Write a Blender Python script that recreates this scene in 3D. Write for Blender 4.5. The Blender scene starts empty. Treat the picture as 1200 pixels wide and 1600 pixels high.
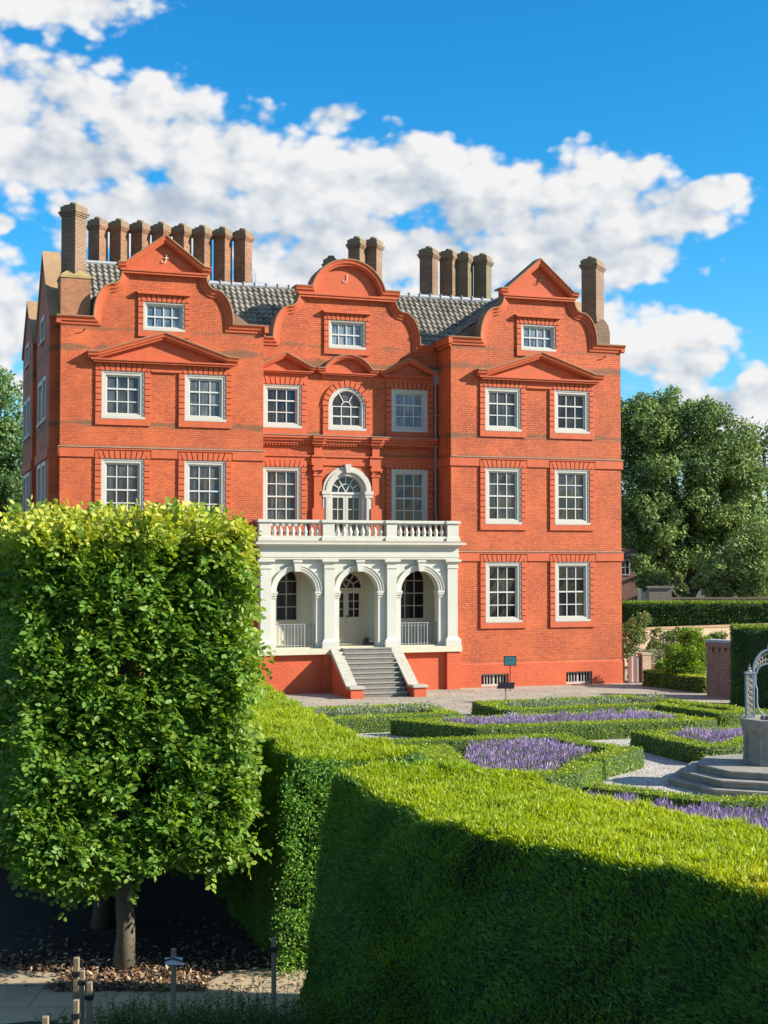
import bpy, bmesh, math, random
import numpy as np
from mathutils import Vector, Matrix, geometry, noise

random.seed(7)
rng = np.random.default_rng(11)
sc = bpy.context.scene
COL = sc.collection
PI = math.pi

# ------------------------------------------------------------------ camera facts
CAM_H = 4.69
FPX = 2200.0            # focal length in pixels of the 1200 x 1600 photograph
PITCH = 0.035
TH = 0.3283             # the palace front is turned by this angle
PX0, PY0 = -10.9815, 47.5878
SUN_EL = math.radians(27.5)
SUN_AZ = math.radians(100.0)      # from +Y towards +X
SUN = Vector((math.sin(SUN_AZ) * math.cos(SUN_EL), math.cos(SUN_AZ) * math.cos(SUN_EL), math.sin(SUN_EL)))

def at(px, py, Y):
    """point at distance Y along the sight line of a photograph position"""
    x = (px - 600) / FPX; up = -(py - 800) / FPX
    cp, sp = math.cos(PITCH), math.sin(PITCH)
    dx, dy, dz = x, cp - sp * up, sp + cp * up
    t = Y / dy
    return Vector((dx * t, Y, CAM_H + dz * t))

def LW(s, y, z=0.0):
    """palace-aligned garden coordinates to world"""
    c, k = math.cos(TH), math.sin(TH)
    return Vector((PX0 + s * c - y * k, PY0 + s * k + y * c, z))

# ------------------------------------------------------------------ object helpers
def tag(o, label=None, cat=None, group=None, kind=None):
    if label: o['label'] = label
    if cat: o['category'] = cat
    if group: o['group'] = group
    if kind: o['kind'] = kind
    return o

def empty(name, loc=(0, 0, 0), rz=0.0, parent=None):
    o = bpy.data.objects.new(name, None)
    o.empty_display_size = 0.2
    o.location = loc; o.rotation_euler = (0, 0, rz)
    COL.objects.link(o)
    if parent: o.parent = parent
    return o

class MB:
    def __init__(s):
        s.v = []; s.f = []
    def add(s, vs, fs):
        b = len(s.v)
        s.v += [tuple(p) for p in vs]
        s.f += [tuple(i + b for i in f) for f in fs]
        return s
    def box(s, x0, x1, y0, y1, z0, z1):
        vs = [(x0, y0, z0), (x1, y0, z0), (x1, y1, z0), (x0, y1, z0), (x0, y0, z1), (x1, y0, z1), (x1, y1, z1), (x0, y1, z1)]
        return s.add(vs, [(0, 3, 2, 1), (4, 5, 6, 7), (0, 1, 5, 4), (1, 2, 6, 5), (2, 3, 7, 6), (3, 0, 4, 7)])
    def hexa(s, p):
        return s.add(p, [(0, 3, 2, 1), (4, 5, 6, 7), (0, 1, 5, 4), (1, 2, 6, 5), (2, 3, 7, 6), (3, 0, 4, 7)])
    def plate(s, outer, y0, y1, holes=(), back=False, axis='y', sides=True):
        """polygon in (x,z) given thickness along y; axis 'x' swaps x and y"""
        polys = [list(outer)] + [list(h) for h in holes]
        flat = [p for q in polys for p in q]
        tris = geometry.tessellate_polygon([[Vector((p[0], p[1], 0)) for p in q] for q in polys])
        def V(p, y):
            return (p[0], y, p[1]) if axis == 'y' else (y, p[0], p[1])
        s.add([V(p, y0) for p in flat], tris)
        if back: s.add([V(p, y1) for p in flat], [t[::-1] for t in tris])
        if sides:
            for q in polys:
                n = len(q)
                vs = [V(p, y0) for p in q] + [V(p, y1) for p in q]
                s.add(vs, [(i, (i + 1) % n, n + (i + 1) % n, n + i) for i in range(n)])
        return s
    def sweep(s, path, prof, closed=False, cap=True):
        """path of (x,z); prof of (d,y): d along the left normal of the path"""
        n = len(path); rows = []
        for i in range(n):
            p = Vector(path[i])
            a = Vector(path[i]) - Vector(path[i - 1]) if (i > 0 or closed) else None
            b = Vector(path[(i + 1) % n]) - Vector(path[i]) if (i < n - 1 or closed) else None
            na = Vector((-a.y, a.x)).normalized() if a is not None and a.length > 1e-6 else None
            nb = Vector((-b.y, b.x)).normalized() if b is not None and b.length > 1e-6 else None
            if na is None: na = nb
            if nb is None: nb = na
            m = (na + nb); m = m / max(0.35, m.dot(na)) if m.length > 1e-6 else na
            rows.append([(p.x + m.x * d, y, p.y + m.y * d) for d, y in prof])
        k = len(prof)
        vs = [q for r in rows for q in r]
        fs = []
        for i in range(n if closed else n - 1):
            j = (i + 1) % n
            for a in range(k):
                b = (a + 1) % k
                fs.append((i * k + a, i * k + b, j * k + b, j * k + a))
        if cap and not closed:
            fs.append(tuple(range(k))[::-1]); fs.append(tuple((n - 1) * k + a for a in range(k)))
        return s.add(vs, fs)
    def tube(s, pts, r, n=8, cap=True):
        rs = r if isinstance(r, (list, tuple)) else [r] * len(pts)
        pts = [Vector(p) for p in pts]; rows = []
        for i, p in enumerate(pts):
            d = (pts[min(i + 1, len(pts) - 1)] - pts[max(i - 1, 0)])
            d = d.normalized() if d.length > 1e-9 else Vector((0, 0, 1))
            u = d.orthogonal().normalized() if i == 0 else (rows_u - d * rows_u.dot(d)).normalized()
            rows_u = u
            w = d.cross(u)
            rows.append([p + (u * math.cos(2 * PI * k / n) + w * math.sin(2 * PI * k / n)) * rs[i] for k in range(n)])
        vs = [q for r_ in rows for q in r_]
        fs = [(i * n + a, i * n + (a + 1) % n, (i + 1) * n + (a + 1) % n, (i + 1) * n + a) for i in range(len(pts) - 1) for a in range(n)]
        if cap: fs += [tuple(range(n))[::-1], tuple((len(pts) - 1) * n + a for a in range(n))]
        return s.add(vs, fs)
    def lathe(s, prof, c=(0, 0, 0), n=16, rot=0.0, sx=1, sy=1):
        """prof of (r,z)"""
        vs = []
        for r, z in prof:
            for k in range(n):
                a = rot + 2 * PI * k / n
                vs.append((c[0] + r * sx * math.cos(a), c[1] + r * sy * math.sin(a), c[2] + z))
        m = len(prof)
        fs = [(i * n + a, i * n + (a + 1) % n, (i + 1) * n + (a + 1) % n, (i + 1) * n + a) for i in range(m - 1) for a in range(n)]
        fs += [tuple(range(n))[::-1], tuple((m - 1) * n + a for a in range(n))]
        return s.add(vs, fs)
    def build(s, name, mat, parent=None, smooth=False, bevel=0.0, fixn=True):
        me = bpy.data.meshes.new(name)
        me.from_pydata(s.v, [], s.f)
        if fixn:
            bm = bmesh.new(); bm.from_mesh(me)
            bmesh.ops.remove_doubles(bm, verts=bm.verts, dist=1e-5)
            bmesh.ops.recalc_face_normals(bm, faces=bm.faces)
            bm.to_mesh(me); bm.free()
        me.materials.append(mat)
        if smooth:
            for p in me.polygons: p.use_smooth = True
        o = bpy.data.objects.new(name, me)
        COL.objects.link(o)
        if parent: o.parent = parent
        if bevel:
            b = o.modifiers.new('Bevel', 'BEVEL'); b.width = bevel; b.segments = 2; b.limit_method = 'ANGLE'; b.angle_limit = 0.7
        return o

def arch_poly(cx, hw, z0, zs, n=18):
    p = [(cx - hw, z0), (cx + hw, z0)]
    for i in range(n + 1):
        a = PI * i / n
        p.append((cx + hw * math.cos(a), zs + hw * math.sin(a)))
    return p

def rect(x0, x1, z0, z1):
    return [(x0, z0), (x1, z0), (x1, z1), (x0, z1)]

# ------------------------------------------------------------------ node helpers
class NT:
    def __init__(s, nt): s.t = nt; s.n = nt.nodes; s.l = nt.links
    def node(s, kind, **kw):
        n = s.n.new(kind)
        for k, v in kw.items(): setattr(n, k, v)
        return n
    def put(s, sock, v):
        if isinstance(v, bpy.types.NodeSocket): s.l.new(v, sock)
        elif v is not None:
            try: sock.default_value = v
            except Exception: sock.default_value = tuple(v) + (1,)
    def m(s, op, a, b=None, c=None, clamp=False):
        n = s.node('ShaderNodeMath', operation=op, use_clamp=clamp)
        s.put(n.inputs[0], a)
        if b is not None: s.put(n.inputs[1], b)
        if c is not None: s.put(n.inputs[2], c)
        return n.outputs[0]
    def mix(s, f, a, b, blend='MIX'):
        n = s.node('ShaderNodeMix', data_type='RGBA', blend_type=blend)
        s.put(n.inputs[0], f)
        for sock, v in ((n.inputs[6], a), (n.inputs[7], b)):
            if isinstance(v, bpy.types.NodeSocket): s.l.new(v, sock)
            else: sock.default_value = (v[0], v[1], v[2], 1)
        return n.outputs[2]
    def noise(s, vec, scale, detail=4, rough=0.55, dim='3D', dist=0.0):
        n = s.node('ShaderNodeTexNoise', noise_dimensions=dim)
        if vec is not None: s.l.new(vec, n.inputs['Vector'])
        n.inputs['Scale'].default_value = scale; n.inputs['Detail'].default_value = detail
        n.inputs['Roughness'].default_value = rough; n.inputs['Distortion'].default_value = dist
        return n.outputs['Fac']
    def ramp(s, f, stops, interp='LINEAR'):
        n = s.node('ShaderNodeValToRGB'); cr = n.color_ramp; cr.interpolation = interp
        while len(cr.elements) < len(stops): cr.elements.new(0.5)
        for e, (p, c) in zip(cr.elements, stops):
            e.position = p; e.color = (c[0], c[1], c[2], 1) if not isinstance(c, (int, float)) else (c, c, c, 1)
        s.put(n.inputs[0], f)
        return n.outputs[0]
    def smooth(s, v, a, b):
        n = s.node('ShaderNodeMapRange', interpolation_type='SMOOTHSTEP')
        s.put(n.inputs[0], v); n.inputs[1].default_value = a; n.inputs[2].default_value = b
        return n.outputs[0]
    def xyz(s, x, y, z):
        n = s.node('ShaderNodeCombineXYZ')
        s.put(n.inputs[0], x); s.put(n.inputs[1], y); s.put(n.inputs[2], z)
        return n.outputs[0]
    def sep(s, v):
        n = s.node('ShaderNodeSeparateXYZ'); s.l.new(v, n.inputs[0]); return n.outputs
    def obj(s): return s.node('ShaderNodeTexCoord').outputs['Object']
    def bump(s, h, strength=0.3, dist=0.02, normal=None):
        n = s.node('ShaderNodeBump'); n.inputs['Strength'].default_value = strength; n.inputs['Distance'].default_value = dist
        s.l.new(h, n.inputs['Height'])
        if normal is not None: s.l.new(normal, n.inputs['Normal'])
        return n.outputs[0]

def mat(name, fn):
    m = bpy.data.materials.new(name); m.use_nodes = True
    t = NT(m.node_tree)
    b = t.n['Principled BSDF']
    fn(t, b)
    return m

def painted(name, col, rough=0.55, var=0.12, nscale=3.0, bump=0.15, streak=0.0, streak_col=(0.2, 0.18, 0.15), fine=40):
    def fn(t, b):
        o = t.obj()
        n = t.noise(o, nscale, 5)
        c = t.mix(n, [x * (1 - var) for x in col], [min(1, x * (1 + var)) for x in col])
        if streak:
            x, y, z = t.sep(o)
            v = t.xyz(t.m('MULTIPLY', x, 6), t.m('MULTIPLY', y, 6), t.m('MULTIPLY', z, 0.7))
            s = t.smooth(t.noise(v, 1.0, 5, 0.65), 0.52, 0.8)
            c = t.mix(t.m('MULTIPLY', s, streak), c, streak_col)
        t.l.new(c, b.inputs['Base Color'])
        b.inputs['Roughness'].default_value = rough
        if bump: t.l.new(t.bump(t.noise(o, fine, 3), bump, 0.01), b.inputs['Normal'])
    return mat(name, fn)

def brick(name, c1, c2, mortar, bw=0.225, rh=0.075, ms=0.012, bump=0.5, dirt=0.35, dirt_col=(0.05, 0.035, 0.03), rough=0.75, varm=0.25, worn=False, blotch=None, mould=()):
    def fn(t, b):
        o = t.obj(); x, y, z = t.sep(o)
        wob = t.m('MULTIPLY', t.m('SUBTRACT', t.noise(o, 1.3, 3), 0.5), 0.05)
        nx, ny, nz = t.sep(t.node('ShaderNodeTexCoord').outputs['Normal'])
        uu = t.m('SUBTRACT', t.m('MULTIPLY', y, nx), t.m('MULTIPLY', x, ny))
        v = t.xyz(uu, t.m('ADD', z, wob), 0.0)
        br = t.node('ShaderNodeTexBrick', offset=0.5, squash=1.0)
        t.l.new(v, br.inputs['Vector'])
        br.inputs['Color1'].default_value = (*c1, 1); br.inputs['Color2'].default_value = (*c2, 1); br.inputs['Mortar'].default_value = (*c1, 1)
        br.inputs['Scale'].default_value = 1.0; br.inputs['Mortar Size'].default_value = ms
        br.inputs['Mortar Smooth'].default_value = 0.25; br.inputs['Bias'].default_value = 0.0
        br.inputs['Brick Width'].default_value = bw; br.inputs['Row Height'].default_value = rh
        patch = t.ramp(t.noise(o, 0.55, 5, 0.65), [(0.36, 0.15), (0.62, 1.0)])
        grain = t.ramp(t.noise(o, 9.0, 3, 0.6), [(0.38, 0.25), (0.60, 1.0)])
        mfac = t.m('MULTIPLY', br.outputs['Fac'], t.m('MULTIPLY', patch, grain)) if worn else br.outputs['Fac']
        c = t.mix(mfac, br.outputs['Color'], mortar)
        big = t.noise(o, 0.7, 6, 0.6)
        c = t.mix(1.0, c, t.ramp(big, [(0.3, 1 - varm), (0.7, 1 + varm * 0.4)]), 'MULTIPLY')
        vs = t.xyz(t.m('MULTIPLY', x, 3.0), t.m('MULTIPLY', y, 3.0), t.m('MULTIPLY', z, 0.5))
        st = t.smooth(t.noise(vs, 1.0, 6, 0.65), 0.54, 0.82)
        c = t.mix(t.m('MULTIPLY', st, dirt), c, dirt_col)
        for z0_, w_, k_ in mould:
            band_ = t.m('SUBTRACT', 1.0, t.m('DIVIDE', t.m('ABSOLUTE', t.m('SUBTRACT', z, z0_)), w_), clamp=True)
            mm = t.m('MULTIPLY', t.smooth(t.m('ADD', t.m('MULTIPLY', band_, 0.55), t.noise(o, 1.7, 6, 0.65)), 0.78, 1.02), k_)
            c = t.mix(mm, c, (0.13, 0.075, 0.032))
        if blotch:
            bl = t.smooth(t.noise(o, 2.2, 4, 0.7), 0.56, 0.66)
            c = t.mix(t.m('MULTIPLY', bl, 0.8), c, blotch)
        t.l.new(c, b.inputs['Base Color'])
        b.inputs['Roughness'].default_value = rough
        h = t.m('ADD', t.m('MULTIPLY', mfac, -1.0), t.m('MULTIPLY', t.noise(o, 9, 5, 0.7), 1.1))
        t.l.new(t.bump(h, bump, 0.02), b.inputs['Normal'])
    return mat(name, fn)

M = {}
RED = (0.56, 0.118, 0.028)
M['red_brick'] = brick('painted_red_brick', RED, (0.44, 0.080, 0.020), (0.25, 0.038, 0.015), ms=0.016, bump=0.9, dirt=0.34, dirt_col=(0.22, 0.055, 0.030), rough=0.72, varm=0.24, worn=True, mould=((12.0, 0.35, 0.75), (9.42, 0.22, 0.8), (12.68, 0.18, 0.5), (8.66, 0.12, 0.4), (9.3, 0.1, 0.3), (0.95, 0.15, 0.35), (5.1, 0.12, 0.35)))
M['red_base'] = brick('painted_red_base', (0.58, 0.104, 0.030), (0.54, 0.090, 0.027), (0.34, 0.045, 0.016), worn=True, ms=0.012, bump=0.7, dirt=0.25, dirt_col=(0.30, 0.10, 0.05), rough=0.72, varm=0.16)
M['red_trim'] = painted('painted_red_rubbed_brick', (0.47, 0.088, 0.025), 0.72, 0.24, 3.5, 0.6, 0.32, (0.25, 0.06, 0.035), 30)
M['white'] = painted('off_white_paint', (0.46, 0.43, 0.37), 0.5, 0.1, 2.0, 0.06, 0.10, (0.45, 0.42, 0.36))
M['sash_white'] = painted('sash_white_paint', (0.52, 0.51, 0.47), 0.4, 0.05, 4.0, 0.0)
M['porch_white'] = painted('porch_stucco', (0.49, 0.475, 0.405), 0.6, 0.12, 1.6, 0.15, 0.30, (0.50, 0.47, 0.38))
M['porch_in'] = painted('porch_cream', (0.56, 0.53, 0.41), 0.6, 0.05, 1.2, 0.05, 0.08, (0.5, 0.45, 0.35))
M['door'] = painted('cream_door_paint', (0.55, 0.47, 0.35), 0.45, 0.05, 2.0, 0.05)
M['sill_stone'] = painted('cream_stone', (0.55, 0.50, 0.36), 0.8, 0.18, 3.0, 0.25, 0.35, (0.30, 0.28, 0.18))
M['cornice_stain'] = painted('weathered_lead_ledge', (0.30, 0.235, 0.175), 0.8, 0.4, 5.0, 0.3, 0.6, (0.12, 0.11, 0.09))
M['coping'] = painted('lichened_coping', (0.26, 0.16, 0.085), 0.9, 0.35, 4.0, 0.4, 0.5, (0.10, 0.09, 0.05))
M['lead'] = painted('grey_lead', (0.36, 0.37, 0.38), 0.55, 0.2, 4.0, 0.1)
M['stair_stone'] = painted('worn_stair_stone', (0.17, 0.155, 0.13), 0.85, 0.25, 5.0, 0.3, 0.5, (0.06, 0.085, 0.08))
M['stair_nose'] = painted('pale_stair_edge', (0.28, 0.26, 0.22), 0.8, 0.35, 6.0, 0.2)
M['cheek_stone'] = painted('stair_coping_stone', (0.40, 0.37, 0.30), 0.85, 0.25, 5.0, 0.35, 0.35, (0.2, 0.18, 0.14))
M['dark_brick'] = brick('old_brown_brick', (0.20, 0.098, 0.055), (0.115, 0.06, 0.036), (0.29, 0.20, 0.12), ms=0.016, bump=0.6, dirt=0.4, varm=0.35)
M['red_stack'] = brick('old_orange_brick', (0.36, 0.13, 0.05), (0.17, 0.072, 0.036), (0.22, 0.16, 0.10), ms=0.014, bump=0.6, dirt=0.5, dirt_col=(0.09, 0.07, 0.05), varm=0.4)
M['lichen_brick'] = brick('greenish_old_brick', (0.17, 0.13, 0.07), (0.12, 0.09, 0.05), (0.24, 0.20, 0.12), ms=0.012, bump=0.5, dirt=0.4, varm=0.35, blotch=(0.13, 0.13, 0.05))
M['gold_brick'] = brick('ochre_old_brick', (0.42, 0.15, 0.055), (0.32, 0.11, 0.045), (0.32, 0.20, 0.11), ms=0.012, bump=0.5, dirt=0.3, varm=0.3)
M['cap_stone'] = painted('chimney_cap_stone', (0.20, 0.145, 0.088), 0.9, 0.3, 6.0, 0.4, 0.4, (0.11, 0.09, 0.06))
M['gable_stone'] = painted('side_gable_coping', (0.34, 0.21, 0.11), 0.9, 0.3, 2.0, 0.4, 0.5, (0.20, 0.14, 0.09))
M['yellow_lichen'] = painted('yellow_lichen_cap', (0.34, 0.26, 0.10), 0.9, 0.45, 4.0, 0.4, 0.6, (0.20, 0.13, 0.08))
M['iron'] = painted('dark_iron', (0.045, 0.05, 0.055), 0.5, 0.2, 5.0, 0.1)
M['grey_iron'] = painted('grey_painted_iron', (0.22, 0.23, 0.24), 0.5, 0.2, 5.0, 0.05)
M['pale_iron'] = painted('white_iron', (0.72, 0.70, 0.66), 0.5, 0.1, 5.0, 0.0)
M['pipe'] = painted('lead_downpipe', (0.25, 0.17, 0.16), 0.6, 0.2, 3.0, 0.1)

def tile_mat(t, b):
    o = t.obj(); x, y, z = t.sep(o)
    ce = t.node('ShaderNodeTexWhiteNoise', noise_dimensions='2D')
    t.l.new(t.xyz(t.m('FLOOR', t.m('DIVIDE', x, 0.225)), t.m('FLOOR', t.m('DIVIDE', z, 0.185)), 0), ce.inputs['Vector'])
    n = t.noise(o, 6, 6, 0.65)
    f = t.m('ADD', t.m('MULTIPLY', ce.outputs['Value'], 0.5), t.m('MULTIPLY', n, 0.5))
    c = t.ramp(f, [(0.2, (0.12, 0.105, 0.078)), (0.5, (0.20, 0.176, 0.137)), (0.8, (0.28, 0.253, 0.203))])
    sp = t.smooth(t.noise(o, 22, 3, 0.7), 0.60, 0.68)
    c = t.mix(t.m('MULTIPLY', sp, 0.5), c, (0.16, 0.15, 0.11))
    t.l.new(c, b.inputs['Base Color']); b.inputs['Roughness'].default_value = 0.85
    t.l.new(t.bump(n, 0.4, 0.02), b.inputs['Normal'])
M['pantile'] = mat('grey_pantile', tile_mat)

def pane_mat(name, dark, light, lo, hi):
    def fn(t, b):
        o = t.obj(); x, y, z = t.sep(o)
        fold = t.noise(t.xyz(t.m('MULTIPLY', t.m('ADD', x, y), 9.0), 0.0, t.m('MULTIPLY', z, 0.5)), 1.0, 3)
        n2 = t.noise(o, 1.1, 4, 0.6)
        f = t.smooth(t.m('ADD', t.m('MULTIPLY', fold, 0.45), t.m('MULTIPLY', n2, 0.55)), lo, hi)
        t.l.new(t.mix(f, dark, light), b.inputs['Base Color'])
        b.inputs['Roughness'].default_value = 0.04
        b.inputs['IOR'].default_value = 1.5
        t.l.new(t.bump(t.noise(o, 5.0, 2), 0.06, 0.02), b.inputs['Normal'])
    return mat(name, fn)
M['pane'] = pane_mat('old_window_glass', (0.018, 0.020, 0.022), (0.085, 0.09, 0.095), 0.42, 0.66)
M['pane_b'] = pane_mat('old_window_glass_blind', (0.03, 0.035, 0.04), (0.15, 0.155, 0.155), 0.40, 0.60)
M['pane_c'] = pane_mat('old_window_glass_deep', (0.010, 0.011, 0.013), (0.05, 0.052, 0.055), 0.45, 0.7)
M['pane_dark'] = pane_mat('shaded_window_glass', (0.012, 0.013, 0.016), (0.03, 0.032, 0.04), 0.4, 0.7)
M['pane_blue'] = pane_mat('sky_blue_curtain_glass', (0.05, 0.085, 0.125), (0.22, 0.26, 0.30), 0.40, 0.64)  # blue of reflected sky painted into the glass, with pale curtains

# leaves: colour by a per-leaf tint attribute
def leaf_mat(name, stops, trans=0.35, trans_gain=1.6, rough=0.5, spec=0.35):
    def fn(t, b):
        a = t.node('ShaderNodeAttribute', attribute_name='tint')
        c = t.ramp(a.outputs['Fac'], stops)
        t.l.new(c, b.inputs['Base Color']); b.inputs['Roughness'].default_value = rough
        b.inputs['Specular IOR Level'].default_value = spec
        tr = t.node('ShaderNodeBsdfTranslucent')
        hs = t.node('ShaderNodeHueSaturation'); hs.inputs['Hue'].default_value = 0.485; hs.inputs['Value'].default_value = trans_gain; hs.inputs['Saturation'].default_value = 1.1
        t.l.new(c, hs.inputs['Color']); t.l.new(hs.outputs[0], tr.inputs['Color'])
        mx = t.node('ShaderNodeMixShader'); mx.inputs[0].default_value = trans
        t.l.new(b.outputs[0], mx.inputs[1]); t.l.new(tr.outputs[0], mx.inputs[2])
        t.l.new(mx.outputs[0], t.n['Material Output'].inputs['Surface'])
    return mat(name, fn)

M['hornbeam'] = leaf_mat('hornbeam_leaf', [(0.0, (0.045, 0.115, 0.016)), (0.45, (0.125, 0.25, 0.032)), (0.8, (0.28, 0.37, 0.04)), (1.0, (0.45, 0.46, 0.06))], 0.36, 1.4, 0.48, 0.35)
M['yew'] = leaf_mat('yew_spray', [(0.0, (0.022, 0.065, 0.014)), (0.5, (0.050, 0.125, 0.016)), (0.8, (0.12, 0.20, 0.018)), (1.0, (0.26, 0.26, 0.025))], 0.30, 1.7, 0.5, 0.3)
M['yew_sun_shade'] = leaf_mat('sun_to_shade_yew_spray', [(0.0, (0.070, 0.185, 0.046)), (0.35, (0.15, 0.29, 0.045)), (0.6, (0.30, 0.38, 0.022)), (0.85, (0.37, 0.42, 0.028)), (1.0, (0.50, 0.34, 0.025))], 0.36, 1.6, 0.5, 0.3)  # ramp runs from shaded-side green to sunlit-top yellow
M['hedge_leafy'] = leaf_mat('broad_hedge_leaf', [(0.0, (0.06, 0.17, 0.03)), (0.6, (0.15, 0.33, 0.05)), (1.0, (0.28, 0.44, 0.07))], 0.35, 1.5, 0.5, 0.25)
M['box'] = leaf_mat('box_leaf', [(0.0, (0.05, 0.125, 0.016)), (0.5, (0.20, 0.31, 0.022)), (1.0, (0.42, 0.46, 0.035))], 0.3, 1.6, 0.45, 0.4)
M['oak'] = leaf_mat('holm_oak_leaf', [(0.0, (0.040, 0.082, 0.034)), (0.5, (0.140, 0.215, 0.060)), (0.85, (0.29, 0.365, 0.095)), (1.0, (0.38, 0.43, 0.18))], 0.2, 1.3, 0.6, 0.2)
M['lime_leaf'] = leaf_mat('lime_tree_leaf', [(0.0, (0.045, 0.10, 0.03)), (0.6, (0.12, 0.21, 0.055)), (1.0, (0.21, 0.28, 0.09))], 0.3, 1.6, 0.45, 0.4)
M['silver_leaf'] = leaf_mat('silver_leaf', [(0.0, (0.16, 0.21, 0.10)), (0.6, (0.30, 0.35, 0.20)), (1.0, (0.44, 0.46, 0.33))], 0.2, 1.1, 0.7, 0.2)
M['fruit_leaf'] = leaf_mat('fruit_tree_leaf', [(0.0, (0.05, 0.10, 0.02)), (0.6, (0.14, 0.20, 0.05)), (1.0, (0.30, 0.28, 0.12))], 0.3, 1.5, 0.5, 0.4)
M['lav_flower'] = leaf_mat('lavender_flower', [(0.0, (0.30, 0.18, 0.37)), (0.6, (0.47, 0.33, 0.56)), (1.0, (0.66, 0.54, 0.71))], 0.2, 1.2, 0.7, 0.1)
M['lav_green'] = leaf_mat('lavender_leaf', [(0.0, (0.08, 0.13, 0.045)), (1.0, (0.27, 0.32, 0.17))], 0.25, 1.2, 0.7, 0.1)
M['weed'] = leaf_mat('weed_leaf', [(0.0, (0.035, 0.075, 0.016)), (0.6, (0.12, 0.18, 0.035)), (1.0, (0.34, 0.36, 0.11))], 0.3, 1.5, 0.5, 0.4)
M['litter'] = leaf_mat('fallen_leaf', [(0.0, (0.10, 0.05, 0.03)), (0.5, (0.27, 0.16, 0.09)), (1.0, (0.50, 0.38, 0.25))], 0.05, 1.0, 0.7, 0.2)
M['hedge_core'] = painted('hedge_interior_twigs', (0.018, 0.034, 0.010), 0.9, 0.4, 8.0, 0.5)
M['box_core'] = painted('box_hedge_interior', (0.035, 0.065, 0.012), 0.9, 0.4, 14.0, 0.5)
M['bark'] = painted('smooth_grey_bark', (0.11, 0.095, 0.06), 0.85, 0.35, 5.0, 0.5, 0.4, (0.06, 0.055, 0.03))
M['dark_bark'] = painted('dark_bark', (0.05, 0.04, 0.03), 0.9, 0.3, 6.0, 0.5)
M['soil'] = painted('dark_garden_soil', (0.032, 0.024, 0.016), 0.95, 0.4, 6.0, 0.6)
M['wood'] = painted('weathered_post_wood', (0.27, 0.205, 0.12), 0.8, 0.25, 9.0, 0.3, 0.5, (0.16, 0.12, 0.08))
M['rubber'] = painted('black_rubber', (0.012, 0.012, 0.012), 0.6, 0.2, 9.0, 0.1)
M['card'] = painted('white_label_card', (0.70, 0.72, 0.72), 0.5, 0.05, 5.0, 0.0)
M['teal'] = painted('teal_sign_enamel', (0.045, 0.20, 0.21), 0.35, 0.08, 5.0, 0.0)
M['black'] = painted('black_sign_frame', (0.010, 0.012, 0.014), 0.4, 0.2, 5.0, 0.0)
M['well_stone'] = painted('grey_well_stone', (0.23, 0.213, 0.18), 0.9, 0.5, 6.0, 0.7, 0.6, (0.09, 0.09, 0.08), 25)
M['well_step'] = painted('grey_step_stone', (0.27, 0.252, 0.205), 0.9, 0.5, 5.0, 0.7, 0.5, (0.10, 0.10, 0.09), 18)
M['blue_iron'] = painted('pale_blue_wrought_iron', (0.24, 0.31, 0.35), 0.5, 0.3, 9.0, 0.2, 0.5, (0.16, 0.13, 0.10))
M['gilt_iron'] = painted('grey_scrolled_iron', (0.42, 0.36, 0.28), 0.5, 0.4, 12.0, 0.2)
M['garden_brick'] = brick('sunlit_garden_brick', (0.52, 0.33, 0.19), (0.42, 0.25, 0.14), (0.50, 0.42, 0.30), ms=0.012, bump=0.5, dirt=0.35, varm=0.3)
M['plum_brick'] = brick('plum_garden_brick', (0.38, 0.16, 0.105), (0.25, 0.10, 0.075), (0.36, 0.27, 0.20), ms=0.014, bump=0.7, dirt=0.4, varm=0.35)
M['grey_wall'] = brick('grey_garden_wall', (0.24, 0.20, 0.15), (0.18, 0.15, 0.115), (0.26, 0.22, 0.17), ms=0.012, bump=0.5, dirt=0.4, varm=0.35)
M['gate_white'] = painted('white_gate_board', (0.42, 0.37, 0.34), 0.55, 0.1, 4.0, 0.1)
M['gate_brown'] = painted('brown_gate_board', (0.20, 0.075, 0.055), 0.6, 0.15, 4.0, 0.1)
M['slate'] = painted('brown_roof_tiles', (0.20, 0.12, 0.08), 0.85, 0.3, 6.0, 0.5)

# ------------------------------------------------------------------ fast leaf meshes
def mesh_np(name, verts, faces, mats, tint=None, midx=None, parent=None, smooth=False):
    me = bpy.data.meshes.new(name)
    nv, nf = len(verts), len(faces); k = faces.shape[1]
    me.vertices.add(nv); me.vertices.foreach_set('co', np.asarray(verts, np.float32).ravel())
    me.loops.add(nf * k); me.loops.foreach_set('vertex_index', np.asarray(faces, np.int32).ravel())
    me.polygons.add(nf)
    me.polygons.foreach_set('loop_start', np.arange(0, nf * k, k, dtype=np.int32))
    me.polygons.foreach_set('loop_total', np.full(nf, k, np.int32))
    if not isinstance(mats, (list, tuple)): mats = [mats]
    for m_ in mats: me.materials.append(m_)
    if midx is not None: me.polygons.foreach_set('material_index', np.asarray(midx, np.int32))
    me.update(calc_edges=True)
    if tint is not None:
        a = me.attributes.new('tint', 'FLOAT', 'POINT'); a.data.foreach_set('value', np.asarray(tint, np.float32))
    o = bpy.data.objects.new(name, me); COL.objects.link(o)
    if parent: o.parent = parent
    return o

def unit(a):
    return a / np.maximum(np.linalg.norm(a, axis=1, keepdims=True), 1e-9)

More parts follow.
